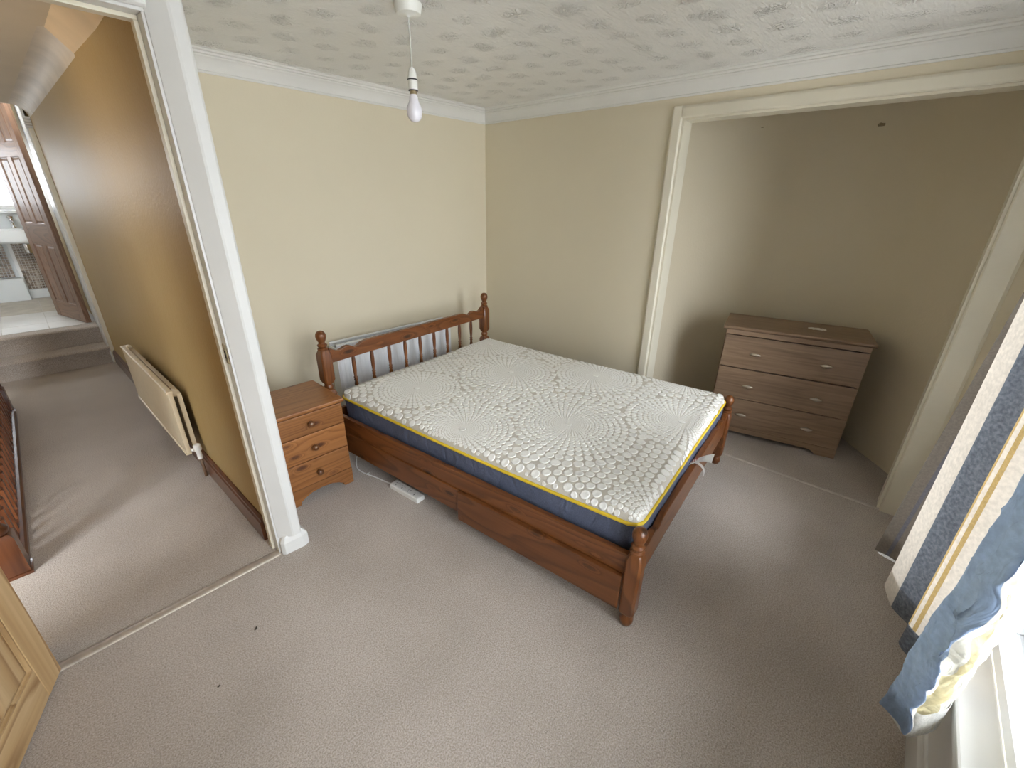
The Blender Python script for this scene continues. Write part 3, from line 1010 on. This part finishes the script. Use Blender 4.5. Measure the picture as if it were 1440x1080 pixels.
m.lathe([(0.009, 0.335), (0.0125, 0.36), (0.0135, 0.40), (0.012, 0.455), (0.008, 0.475), (0.0125, 0.482), (0.0085, 0.490), (0.0125, 0.498), (0.008, 0.506), (0.011, 0.54), (0.0125, 0.58), (0.011, 0.62), (0.009, 0.640)], (0, 0, 0), 10)
s0 = m.build('spindle', M['bedZ'], bed, smooth=True)
s0.location = (0.182, 0, 0)
for k in range(1, 9):
    copy_part(s0, bed, (0.182 + k * 0.1333, 0, 0))
B(-0.012, 0.012, BL + 0.028, -0.028, 0.245, 0.340).build('side_rail', M['bedY'], bed, bevel=0.003)
B(BWD - 0.012, BWD + 0.012, BL + 0.028, -0.028, 0.245, 0.340).build('side_rail', M['bedY'], bed, bevel=0.003)
dr1 = B(-0.020, 0.0, -1.034, -0.06, 0.115, 0.2435).build('drawer_front', M['bedY'], bed, bevel=0.003)
dr2 = B(-0.030, -0.008, BL + 0.034, -1.037, 0.080, 0.2435).build('drawer_front', M['bedY'], bed, bevel=0.003)
for dr, ya, yb, z0 in ((dr1, -1.03, -0.06, 0.12), (dr2, BL + 0.04, -1.04, 0.085)):
    m = MB()
    m.box(0.0, 0.55, ya + 0.02, yb - 0.02, z0 + 0.01, 0.225)
    m.build('drawer_box', M['bedY'], dr)
MB().prism(scallop(0.027, BWD - 0.027, 0.215, 0.360, 0.004), 'Y', BL - 0.013, BL + 0.013).build('foot_rail', M['bedX'], bed, bevel=0.004)
B(0.012, BWD - 0.012, BL + 0.013, -0.03, 0.262, 0.280).build('bed_base', M['bedX'], bed)

# ------------------------------------------------------------------ mattress
mat_t = thing('mattress', 'white disc patterned mattress with yellow piping and navy sides on pine bed', 'mattress', (-1.7507, -0.4628, 0), ROT)
MX0, MX1, MY0, MY1 = 0.030, 1.398, -1.880, -0.055
CXm, CYm, AM, BM_ = (MX0 + MX1) / 2, (MY0 + MY1) / 2, (MX1 - MX0) / 2, (MY1 - MY0) / 2
RC_ = 0.05
def rr_map(s, t):
    """square [-1,1]^2 -> rounded rectangle"""
    x, y = s * AM, t * BM_
    ax, ay = abs(x) - (AM - RC_), abs(y) - (BM_ - RC_)
    if ax > 0 and ay > 0:
        p, q = ax / RC_, ay / RC_
        ax2, ay2 = p * math.sqrt(1 - q * q / 2), q * math.sqrt(1 - p * p / 2)
        x = math.copysign(AM - RC_ + ax2 * RC_, x)
        y = math.copysign(BM_ - RC_ + ay2 * RC_, y)
    return x, y
def edge_d(x, y):
    qx, qy = abs(x) - (AM - RC_), abs(y) - (BM_ - RC_)
    return RC_ - math.hypot(max(qx, 0), max(qy, 0)) - min(max(qx, qy), 0)
def pipe_z(x, y):
    t = (y / BM_ + 1) / 2
    z = 0.440 - 0.016 * math.sin(math.pi * t) * (0.4 + 0.6 * (x < 0)) * min(1, (abs(x) / AM) ** 4)
    return z + 0.003 * math.sin(7 * x + 1.3) * math.sin(5 * y)
def spaced(n):
    out = []
    for i in range(n + 1):
        s = -1 + 2 * i / n
        out.append(math.sin(s * math.pi / 2) * 0.55 + s * 0.45)
    return out
def noise2(x, y):
    return 0.0035 * math.sin(4.1 * x + 0.6) * math.sin(3.3 * y + 1.1) + 0.0022 * math.sin(9.3 * x - 2.2 * y) + 0.0018 * math.sin(11 * y + 4 * x)
m = MB()
NX, NY = 56, 72
sx, sy = spaced(NX), spaced(NY)
grid = []
for j in range(NY + 1):
    row = []
    for i in range(NX + 1):
        x, y = rr_map(sx[i], sy[j])
        d = max(0.0, edge_d(x, y))
        k = min(d / 0.055, 1.0)
        z = pipe_z(x, y) + 0.004 + 0.036 * math.sqrt(1 - (1 - k) ** 2) + noise2(x, y) * min(1, d / 0.1)
        bul = 0.006 * math.sin(math.pi * min(k, 1.0))
        row.append(m.bm.verts.new((CXm + x * (1 + bul / AM), CYm + y * (1 + bul / BM_), z)))
    grid.append(row)
for j in range(NY):
    for i in range(NX):
        m.bm.faces.new((grid[j][i], grid[j][i + 1], grid[j + 1][i + 1], grid[j + 1][i]))
m.build('quilted_top', M['quilt'], mat_t, smooth=True)
# knitted discs: spokes of growing discs round each hub, a loose packing between
def top_pt(x, y):
    d = max(0.0, edge_d(x, y))
    k = min(d / 0.055, 1.0)
    z = pipe_z(x, y) + 0.004 + 0.036 * math.sqrt(1 - (1 - k) ** 2) + noise2(x, y) * min(1, d / 0.1)
    bul = 0.006 * math.sin(math.pi * min(k, 1.0))
    return Vector((CXm + x * (1 + bul / AM), CYm + y * (1 + bul / BM_), z))
HUBS = [(0.491, -1.325, 0.40), (0.139, -0.928, 0.30), (0.872, -0.679, 0.33), (1.172, -1.138, 0.30), (0.880, -1.770, 0.30), (0.328, -0.389, 0.26), (0.06, -1.97, 0.26), (1.25, -0.20, 0.28), (1.42, -1.62, 0.20)]
HUBS = [(a - CXm, b_ - CYm, r) for a, b_, r in HUBS]
ND_ = 46
discs = []
cells = {}
def clash(x, y, r, f):
    ci, cj = int(x // 0.06), int(y // 0.06)
    for a in (-1, 0, 1):
        for b_ in (-1, 0, 1):
            for X, Y, R_ in cells.get((ci + a, cj + b_), ()):
                if (X - x) ** 2 + (Y - y) ** 2 < (f * (r + R_)) ** 2:
                    return True
    return False
def put(x, y, r, ang=0.0, asp=1.0):
    discs.append((x, y, r, ang, asp))
    cells.setdefault((int(x // 0.06), int(y // 0.06)), []).append((x, y, r))
for hi_, (hx, hy, hr) in enumerate(HUBS):
    q = 1 + 2 * math.pi / ND_ * 1.04
    rr, k = 0.022, 0
    if edge_d(hx, hy) > 0.02 and abs(hx) < AM and abs(hy) < BM_:
        put(hx, hy, 0.019)
    while rr < hr:
        rad = math.pi * rr / ND_ * 0.99
        for n_ in range(ND_):
            a = 2 * math.pi * (n_ + 0.16 * k * (1 if hi_ % 2 else -1)) / ND_
            x, y = hx + rr * math.cos(a), hy + rr * math.sin(a)
            if edge_d(x, y) < 0.006 or abs(x) > AM or abs(y) > BM_:
                continue
            if any(math.hypot(x - h2[0], y - h2[1]) * 0.97 < rr * 0.98 and h2 != (hx, hy, hr) and math.hypot(x - h2[0], y - h2[1]) < h2[2] for h2 in HUBS):
                continue
            if not clash(x, y, rad, 0.80):
                put(x, y, rad, a, 1.0)
        rr *= q
        k += 1
rnd = random.Random(11)
row = 0
y = -BM_
while y < BM_:
    x = -AM + (0.0 if row % 2 else 0.022)
    while x < AM:
        jx, jy = x + 0.004 * math.sin(9 * y), y + 0.005 * math.sin(7 * x + 1)
        if edge_d(jx, jy) > 0.006 and not clash(jx, jy, 0.0205, 0.90):
            put(jx, jy, 0.0205)
        x += 0.044
    y += 0.0385
    row += 1
for rad in (0.018, 0.015, 0.012, 0.009):
    for _ in range(7000):
        x, y = rnd.uniform(-AM, AM), rnd.uniform(-BM_, BM_)
        if edge_d(x, y) > 0.004 and not clash(x, y, rad, 0.95) and min(math.hypot(x - h[0], y - h[1]) for h in HUBS) > 0.05:
            put(x, y, rad)
vv_, ff_ = [], []
for x, y, r, ang, asp in discs:
    c = top_pt(x, y)
    e_ = 0.004
    tx = (top_pt(x + e_, y) - top_pt(x - e_, y)).normalized()
    ty = (top_pt(x, y + e_) - top_pt(x, y - e_)).normalized()
    nn = tx.cross(ty).normalized()
    ty = nn.cross(tx)
    hgt = min(0.0024, 0.2 * r)
    ns_ = 12 if r > 0.008 else 7
    b0 = len(vv_)
    for fr_, hh in ((1.0, -0.0015), (0.97, hgt * 0.45), (0.84, hgt * 0.95), (0.66, hgt * 1.0), (0.45, hgt * 0.72)):
        for k in range(ns_):
            t = 2 * math.pi * k / ns_
            vv_.append(tuple(c + tx * (r * 1.0 * fr_ * math.cos(t)) + ty * (r * 1.0 * fr_ * math.sin(t)) + nn * hh))
    for q in range(4):
        for k in range(ns_):
            k2 = (k + 1) % ns_
            ff_.append((b0 + q * ns_ + k, b0 + q * ns_ + k2, b0 + (q + 1) * ns_ + k2, b0 + (q + 1) * ns_ + k))
    ff_.append(tuple(b0 + 4 * ns_ + k for k in range(ns_)))
me = bpy.data.meshes.new('raised_discs')
me.from_pydata(vv_, [], ff_)
me.materials.append(M['disc'])
me.polygons.foreach_set('use_smooth', [True] * len(me.polygons))
do = bpy.data.objects.new('raised_discs', me)
COL.objects.link(do)
do.parent = mat_t
do['kind'] = 'stuff'
outl = []
NS = 48
for k in range(NS):
    outl.append(rr_map(-1 + 2 * k / NS, -1))
for k in range(NS):
    outl.append(rr_map(1, -1 + 2 * k / NS))
for k in range(NS):
    outl.append(rr_map(1 - 2 * k / NS, 1))
for k in range(NS):
    outl.append(rr_map(-1, 1 - 2 * k / NS))
m = MB()
m.tube([(CXm + x * 1.003, CYm + y * 1.002, pipe_z(x, y)) for x, y in outl], 0.0075, 8, closed=True)
m.build('piping', M['yellow'], mat_t, smooth=True)
m = MB()
rings = []
for q in range(8):
    f = q / 7
    ring = []
    for k, (x, y) in enumerate(outl):
        zt = pipe_z(x, y) - 0.003
        z = zt + (0.281 - zt) * f
        bul = 0.004 * math.sin(math.pi * f) + 0.003 * math.sin(k * 0.55 + 3 * f) * math.sin(math.pi * f) - 0.010 * f
        ring.append((CXm + x * (1 + bul / AM), CYm + y * (1 + bul / BM_), z))
    rings.append(ring)
m.loft(rings)
m.build('side_band', M['navy'], mat_t, smooth=50)
# care label sticking out at the foot
m = MB()
lab = []
for k in range(7):
    t = k / 6
    lab.append([(0.66 + 0.06 * t, MY0 - 0.004 - 0.085 * t, 0.375 + 0.030 * math.sin(2.2 * t) - 0.01 * t), (0.72 + 0.075 * t, MY0 - 0.004 - 0.080 * t, 0.368 + 0.022 * math.sin(2.0 * t) + 0.012 * t)])
for off in (0.0,):
    v = [[m.bm.verts.new(p) for p in r] for r in lab]
    for a, c in zip(v, v[1:]):
        m.bm.faces.new((a[0], a[1], c[1], c[0]))
bmesh.ops.solidify(m.bm, geom=m.bm.faces[:], thickness=0.0015)
lb = m.build('care_label', M['paper'], mat_t, smooth=True)
lb['label'] = 'white care label sticking out at the foot of the mattress'
m = MB()
v = []
for k in range(9):
    t = k / 8
    c = (0.715 + 0.015 * t, MY0 - 0.006 - 0.060 * math.sin(1.9 * t), 0.365 - 0.085 * t * t)
    v.append([m.bm.verts.new((c[0], c[1], c[2])), m.bm.verts.new((c[0] + 0.020, c[1], c[2] + 0.002))])
for a, c in zip(v, v[1:]):
    m.bm.faces.new((a[0], a[1], c[1], c[0]))
bmesh.ops.solidify(m.bm, geom=m.bm.faces[:], thickness=0.0015)
m.build('care_label', M['paper'], mat_t, smooth=True)
m = MB()
for q in range(3):
    t0 = 0.12 + q * 0.1
    m.box(0.674 + q * 0.006, 0.71 + q * 0.006, MY0 - 0.014 - q * 0.008, MY0 - 0.011 - q * 0.008, 0.3865 + q * 0.006, 0.3885 + q * 0.006)
m.build('label_print', M['red'], lb)

# ------------------------------------------------------------------ bedside drawers
ns = thing('bedside_drawers', 'honey pine three drawer bedside chest between the door frame and the bed', 'bedside chest', (-2.170, -0.730, 0))
NW, ND = 0.355, 0.345
B(-0.006, NW + 0.010, -0.018, ND, 0.512, 0.532).build('top', M['nightX'], ns, bevel=0.006)
B(0, 0.018, 0.0, ND - 0.004, 0, 0.512).build('side_panel', M['nightZ'], ns, bevel=0.001)
B(NW - 0.018, NW, 0.0, ND - 0.004, 0, 0.512).build('side_panel', M['nightZ'], ns, bevel=0.001)
B(0.018, NW - 0.018, ND - 0.012, ND - 0.004, 0.05, 0.512).build('back_panel', M['nightX'], ns)
for z0, z1, zk in ((0.394, 0.507, 0.452), (0.247, 0.390, 0.314), (0.100, 0.243, 0.163)):
    dr = B(0.004, NW - 0.004, -0.012, 0.006, z0, z1).build('drawer', M['nightX'], ns, bevel=0.0035)
    B(0.024, NW - 0.024, 0.006, ND - 0.02, z0 + 0.012, z1 - 0.02).build('drawer_box', M['nightY'], dr)
    MB().lathe([(0.008, -0.012), (0.009, -0.019), (0.0155, -0.026), (0.017, -0.033), (0.014, -0.040), (0.004, -0.0435)], (0.174, 0, zk), 16, 'Y').build('knob', M['knob'], dr, smooth=True)
pf = [(0.0, 0.0), (0.052, 0.0), (0.060, 0.012), (0.058, 0.020), (0.070, 0.026), (0.085, 0.036), (0.12, 0.050), (0.1775, 0.056), (0.235, 0.050), (0.27, 0.036), (0.285, 0.026), (0.297, 0.020), (0.295, 0.012), (0.303, 0.0), (NW, 0.0), (NW, 0.097), (0.0, 0.097)]
MB().prism(pf, 'Y', -0.010, 0.008).build('shaped_plinth', M['nightX'], ns, bevel=0.002)

# ------------------------------------------------------------------ oak effect chest in the alcove
ANG = math.radians(12)
ck = thing('chest_of_drawers', 'taupe oak effect three drawer chest standing in the wall alcove', 'chest of drawers', (0.433, -2.756, 0), math.pi / 2 + ANG)
CW, CD = 0.778, 0.375     # local x runs left along the front, local y points out of the front (negative = into alcove)
CDn = -CD
tp = [(0.010, 0.778), (CDn - 0.004, 0.778), (CDn - 0.004, 0.752), (0.004, 0.752), (0.010, 0.757), (0.019, 0.764), (0.021, 0.772), (0.017, 0.778)]
MB().prism([(-y if False else y, z) for y, z in tp], 'X', -0.018, CW + 0.018).build('top', M['oakX'], ck, bevel=0.002)
B(0.004, CW - 0.004, CDn + 0.02, 0.004, 0.722, 0.752).build('cornice_rail', M['oakX'], ck, bevel=0.002)
B(0, 0.016, CDn, 0, 0, 0.752).build('side_panel', M['oakZ'], ck, bevel=0.001)
B(CW - 0.016, CW, CDn, 0, 0, 0.752).build('side_panel', M['oakZ'], ck, bevel=0.001)
B(0.016, CW - 0.016, CDn, CDn + 0.006, 0.06, 0.752).build('back_panel', M['oakX'], ck)
for z0, z1, zk in ((0.502, 0.717, 0.607), (0.284, 0.494, 0.382), (0.068, 0.280, 0.170)):
    dr = B(0.005, CW - 0.005, -0.008, 0.010, z0, z1).build('drawer', M['oakX'], ck, bevel=0.002)
    B(0.03, CW - 0.03, CDn + 0.02, -0.008, z0 + 0.02, z1 - 0.03).build('drawer_box', M['oakX'], dr)
    for xk in (0.191, 0.578):
        m = MB()
        m.lathe([(0.008, 0.010), (0.0065, 0.014), (0.0065, 0.022)], (xk, 0, zk), 12, 'Y')
        rings = []
        for k in range(13):
            t = -1 + 2 * k / 12
            rr = 0.0015 + 0.0105 * (1 - abs(t) ** 1.7)
            rings.append([(xk + 0.033 * t, 0.021 + 0.62 * rr * math.cos(a), zk + rr * math.sin(a)) for a in [q * math.pi / 5 for q in range(10)]])
        m.loft(rings)
        m.build('handle', M['pewter'], dr, smooth=50)
B(0.018, CW - 0.018, CDn + 0.01, -0.02, 0.06, 0.066).build('base_panel', M['oakX'], ck)
pf = [(0.0, 0.0), (0.105, 0.0), (0.118, 0.012), (0.135, 0.024), (0.165, 0.030), (CW - 0.165, 0.030), (CW - 0.135, 0.024), (CW - 0.118, 0.012), (CW - 0.105, 0.0), (CW, 0.0), (CW, 0.065), (0.0, 0.065)]
MB().prism(pf, 'Y', -0.010, 0.006).build('shaped_plinth', M['oakX'], ck, bevel=0.0015)

# torn scrap on the chest
m = MB()
out = []
for k in range(26):
    a = 2 * math.pi * k / 26
    e = 1 + 0.22 * math.sin(k * 2.7) + 0.12 * random.uniform(-1, 1)
    out.append((0.050 * math.copysign(abs(math.cos(a)) ** 0.7, math.cos(a)) * (0.9 + 0.1 * e), 0.027 * math.sin(a) * e))
m.prism(out, 'Z', 0.0, 0.0022)
sc = m.build('paper_scrap', M['paper'])
cpt = Vector((0.433, -2.756, 0)) + Matrix.Rotation(math.pi / 2 + ANG, 3, 'Z') @ Vector((0.27, -0.20, 0.7785))
sc.location = cpt
sc.rotation_euler = (0, 0, math.pi / 2 + ANG + 0.05)
tag(sc, 'torn white paper scrap lying on top of the oak effect chest', 'paper')

# ------------------------------------------------------------------ radiator behind the headboard
r2 = thing('wall_radiator', 'white double panel radiator on the wall behind the headboard spindles', 'radiator', (-1.035, -0.085, 0.12))
RW = 0.485
def corrugated(y):
    top = []
    n = 26
    for k in range(n + 1):
        x = -RW + 2 * RW * k / n
        for dx, dy in ((0.0, 0), (0.008, 0.004), (0.017, 0.004), (0.025, 0)):
            if x + dx < RW:
                top.append((x + dx, y - dy))
    back = [(RW, y + 0.010), (-RW, y + 0.010)]
    return top + [(RW, y)] + back
for y in (-0.045, 0.045):
    pnl = MB().prism(corrugated(y), 'Z', 0.0, 0.49).build('radiator_panel', M['rad'], r2)
    MB().tube([(-RW, y + 0.003, 0.49), (RW, y + 0.003, 0.49)], 0.010, 10).build('top_seam', M['rad'], pnl, smooth=40)
for x in (-RW - 0.004, RW - 0.002):
    B(x, x + 0.006, -0.045, 0.052, 0.02, 0.475).build('side_cover', M['rad'], r2, bevel=0.001)
for x in (-0.3, 0.3):
    B(x - 0.02, x + 0.02, 0.05, 0.084, 0.05, 0.42).build('wall_bracket', M['rad'], r2)
m = MB()
m.lathe([(0.014, 0.0), (0.014, 0.03), (0.02, 0.035), (0.02, 0.075), (0.012, 0.085)], (-RW - 0.045, 0.0, 0.0), 12)
m.tube([(-RW - 0.045, 0, 0.02), (-RW - 0.0, 0.0, 0.03)], 0.011)
m.tube([(-RW - 0.045, 0, 0.0), (-RW - 0.045, 0, -0.12)], 0.0075)
m.build('valve', M['plastic'], r2, smooth=40)

# ------------------------------------------------------------------ extension lead
ex = thing('extension_lead', 'white extension lead lying on the carpet beside the bed', 'extension lead', (-1.672, -1.058, 0), math.radians(-84.5))
body = B(-0.115, 0.115, -0.027, 0.027, 0.0, 0.030).build('socket_block', M['plastic'], ex, bevel=0.005)
B(-0.108, 0.108, -0.021, 0.021, 0.0295, 0.0315).build('cover_plate', M['plastic'], body, bevel=0.001)
for k in range(4):
    x = -0.078 + k * 0.05
    m = MB()
    m.box(x - 0.002, x + 0.002, -0.013, -0.004, 0.0312, 0.0322)
    m.box(x - 0.012, x - 0.006, 0.004, 0.007, 0.0312, 0.0322)
    m.box(x + 0.006, x + 0.012, 0.004, 0.007, 0.0312, 0.0322)
    m.build('socket_slots', M['rubber'], body)
inv = (Matrix.Translation(ex.location) @ Matrix.Rotation(ex.rotation_euler.z, 4, 'Z')).inverted()
cp = [(-1.683, -0.945, 0.014), (-1.690, -0.915, 0.008), (-1.697, -0.868, 0.004), (-1.711, -0.80, 0.004), (-1.735, -0.715, 0.004), (-1.738, -0.65, 0.004), (-1.722, -0.600, 0.004), (-1.690, -0.545, 0.004), (-1.66, -0.50, 0.004), (-1.64, -0.44, 0.004)]
cps = []
for i in range(len(cp) - 1):
    p0, p1, p2, p3 = [Vector(cp[max(0, min(len(cp) - 1, i + o))]) for o in (-1, 0, 1, 2)]
    for k in range(5):
        t = k / 5
        cps.append(tuple(inv @ (0.5 * ((2 * p1) + (p2 - p0) * t + (2 * p0 - 5 * p1 + 4 * p2 - p3) * t * t + (3 * p1 - p0 - 3 * p2 + p3) * t ** 3))))
MB().tube(cps, 0.0035, 8).build('cable', M['plastic'], ex, smooth=True)
tie = inv @ Vector((-1.728, -0.742, 0.007))
m = MB()
m.lathe([(0.005, -0.002), (0.005, 0.002)], tie, 8, 'X')
m.tube([tuple(tie), tuple(tie + Vector((0.004, 0.012, 0.006)))], 0.0015, 6)
m.build('cable_tie', M['plastic'], ex)

# ------------------------------------------------------------------ ceiling pendant
pd = thing('pendant_light', 'bare frosted bulb hanging from a white ceiling rose', 'pendant light', (-1.570, -1.213, 0))
MB().lathe([(0.050, H), (0.050, H - 0.006), (0.047, H - 0.010), (0.046, H - 0.024), (0.042, H - 0.030), (0.012, H - 0.034), (0.006, H - 0.040)], (0, 0, 0), 28).build('ceiling_rose', M['holder'], pd, smooth=40)
MB().tube([(0, 0, H - 0.036), (0.0015, 0.0, 2.05), (0.0, 0.001, 1.955)], 0.0028, 8).build('flex', M['holder'], pd, smooth=True)
hl = MB().lathe([(0.004, 1.962), (0.009, 1.960), (0.0145, 1.948), (0.0172, 1.930), (0.0176, 1.925)], (0, 0, 0), 20).build('lamp_holder', M['holder'], pd, smooth=40)
MB().lathe([(0.0178, 1.926), (0.0192, 1.925), (0.0192, 1.9225), (0.0178, 1.9215)], (0, 0, 0), 20).build('dark_ring', M['rubber'], hl, smooth=40)
MB().lathe([(0.0172, 1.922), (0.0176, 1.920), (0.0172, 1.892), (0.0165, 1.890)], (0, 0, 0), 20).build('holder_skirt', M['holder'], hl, smooth=40)
MB().lathe([(0.0165, 1.8915), (0.0180, 1.8905), (0.0180, 1.8885), (0.0165, 1.8875)], (0, 0, 0), 20).build('dark_ring', M['rubber'], hl, smooth=40)
bl = MB().lathe([(0.012, 1.890), (0.0125, 1.876), (0.015, 1.872), (0.0165, 1.858), (0.0205, 1.848), (0.0262, 1.838), (0.0292, 1.824), (0.0292, 1.815), (0.0265, 1.803), (0.0205, 1.793), (0.0120, 1.787), (0.003, 1.785)], (0, 0, 0), 24).build('bulb', M['bulb'], pd, smooth=50)
MB().lathe([(0.0128, 1.889), (0.0128, 1.8765)], (0, 0, 0), 16).build('bulb_cap', M['brass'], bl, smooth=40)

# ------------------------------------------------------------------ curtain beside the window
ct = thing('striped_curtain', 'long striped curtain in slate blue, cream and gold at the bright window', 'curtain', (-1.2, -3.10, 0))
key = [  # plan points (x, y) and the stripe that starts at each
    (-0.862, -2.985, 'c_grey_shade'), (-0.867, -2.991, 'c_grey_shade'), (-0.874, -3.020, 'c_lav'), (-0.876, -3.028, 'c_grey_shade'), (-0.90, -3.07, 'c_grey_shade'), (-0.97, -3.10, 'c_cream'),
    (-1.050, -3.022, 'c_cream'), (-1.137, -3.050, 'c_slate'), (-1.185, -3.092, 'c_slate'), (-1.23, -3.125, 'c_gold'), (-1.288, -3.071, 'c_gold'), (-1.294, -3.074, 'c_cream'), (-1.309, -3.087, 'c_gold'), (-1.313, -3.092, 'c_cream'), (-1.348, -3.126, 'c_cream'),
    (-1.42, -3.135, 'c_blue'), (-1.50, -3.075, 'c_blue'), (-1.540, -3.049, 'c_blue'), (-1.598, -3.090, 'c_blue'), (-1.596, -3.098, 'c_ivory'), (-1.58, -3.112, 'c_yellow'), (-1.55, -3.135, 'c_ivory'), (-1.52, -3.152, 'c_ivory'), (-1.46, -3.165, 'c_ivory')]
names = ['c_grey_shade', 'c_lav', 'c_cream', 'c_slate', 'c_gold', 'c_blue', 'c_yellow', 'c_ivory']
ZT, ZB = 2.03, 0.30
rows = 130
m = MB()
cols = []
for i in range(len(key) - 1):
    x0, y0, mt_ = key[i]
    x1, y1, _ = key[i + 1]
    n = max(1, int(math.hypot(x1 - x0, y1 - y0) / (0.005 if mt_ in ('c_blue', 'c_ivory', 'c_yellow') else 0.012)))
    for k in range(n):
        cols.append((x0 + (x1 - x0) * k / n, y0 + (y1 - y0) * k / n, names.index(mt_)))
cols.append((key[-1][0], key[-1][1], names.index(key[-2][2])))
# soften the folds a little
for it in range(2):
    c2 = list(cols)
    for i in range(1, len(cols) - 1):
        c2[i] = (0.25 * cols[i - 1][0] + 0.5 * cols[i][0] + 0.25 * cols[i + 1][0], 0.25 * cols[i - 1][1] + 0.5 * cols[i][1] + 0.25 * cols[i + 1][1], cols[i][2])
    cols = c2
fold_i = max((i for i in range(len(cols)) if names[cols[i][2]] == 'c_blue'), key=lambda i: cols[i][1])
vg = []
for r in range(rows + 1):
    z = ZB + (ZT - ZB) * r / rows
    f = 1 - r / rows
    row = []
    for i, (x, y, mi) in enumerate(cols):
        cr_ = 0.0
        lean = 0.0
        if names[mi] in ('c_blue', 'c_yellow', 'c_ivory'):
            lean = -0.115 * (z - ZB)
            q1 = noise.noise(Vector((i * 0.11 + z * 2.2, z * 6.5 - i * 0.05, 1.7)))
            q2 = noise.noise(Vector((i * 0.23 - z * 5.0, z * 13.0, 7.1)))
            cr_ = 0.016 * (1 - abs(q1) * 2.4) ** 2 + 0.008 * (1 - abs(q2) * 2.2) ** 2 - 0.010 + 0.004 * math.sin(9 * z + i * 0.4)
            cr_ *= 0.25 + 0.75 * min(1.0, abs(i - fold_i) / 9.0)
        k = 0.92 + 0.08 * f
        yy = -3.10 + (y + 3.10) * k + cr_ - (0.06 * (z - ZB) if names[mi] in ('c_grey_shade', 'c_lav') and x > -0.89 else 0.0)
        row.append(m.bm.verts.new((x + 1.2 + lean + 0.4 * cr_, yy + 3.10, z + 0.006 * math.sin(i * 0.35) * (f > 0.98))))
    vg.append(row)
for r in range(rows):
    for i in range(len(cols) - 1):
        fc = m.bm.faces.new((vg[r][i], vg[r][i + 1], vg[r + 1][i + 1], vg[r + 1][i]))
        mi = cols[i][2]
        fc.material_index = names.index('c_slate') if (r < 6 and names[mi] in ('c_cream', 'c_gold') and cols[i][0] < -1.2 and cols[i][0] > -1.4) else mi
cur = m.build('curtain_cloth', [M[n] for n in names], ct, smooth=True)
m = MB()
vg = []
for r in range(4):
    z = ZB - 0.008 + 0.03 * r
    vg.append([m.bm.verts.new((x + 1.2, -3.10 + (y + 3.10) * (0.92 + 0.08 * (1 - r / 20)) + 3.10 - 0.012, z)) for x, y, _ in cols[::2]])
for a, c in zip(vg, vg[1:]):
    for i in range(len(a) - 1):
        m.bm.faces.new((a[i], a[i + 1], c[i + 1], c[i]))
m.build('curtain_lining', fabric('curtain_lining_cloth', (0.76, 0.75, 0.72), transl=0.5), ct, smooth=True)
B(-0.5, 0.75, -0.03, -0.012, 2.03, 2.05).build('curtain_track', M['upvc'], ct, bevel=0.003)

# ------------------------------------------------------------------ specks on the carpet
def speck(loc, s, rz, label):
    m = MB()
    pts = []
    for k in range(9):
        a = 2 * math.pi * k / 9
        pts.append((s * math.cos(a) * (1.0 + 0.2 * math.sin(3 * a)), 0.35 * s * math.sin(a)))
    m.loft([[(x, y, 0.0) for x, y in pts], [(x * 0.8, y * 0.8, 0.003 + 0.15 * abs(x)) for x, y in pts]])
    o = m.build('leaf_fragment', M['leafbit'], smooth=50)
    o.location = loc
    o.rotation_euler = (0, 0, rz)
    tag(o, label, 'leaf fragment')
speck((-2.544, -1.329, 0.0), 0.008, 0.8, 'larger dark dry leaf fragment on the carpet near the door threshold bar')
speck((-2.706, -1.465, 0.0), 0.005, 0.2, 'smaller dark dry leaf fragment on the carpet nearer the pine door')
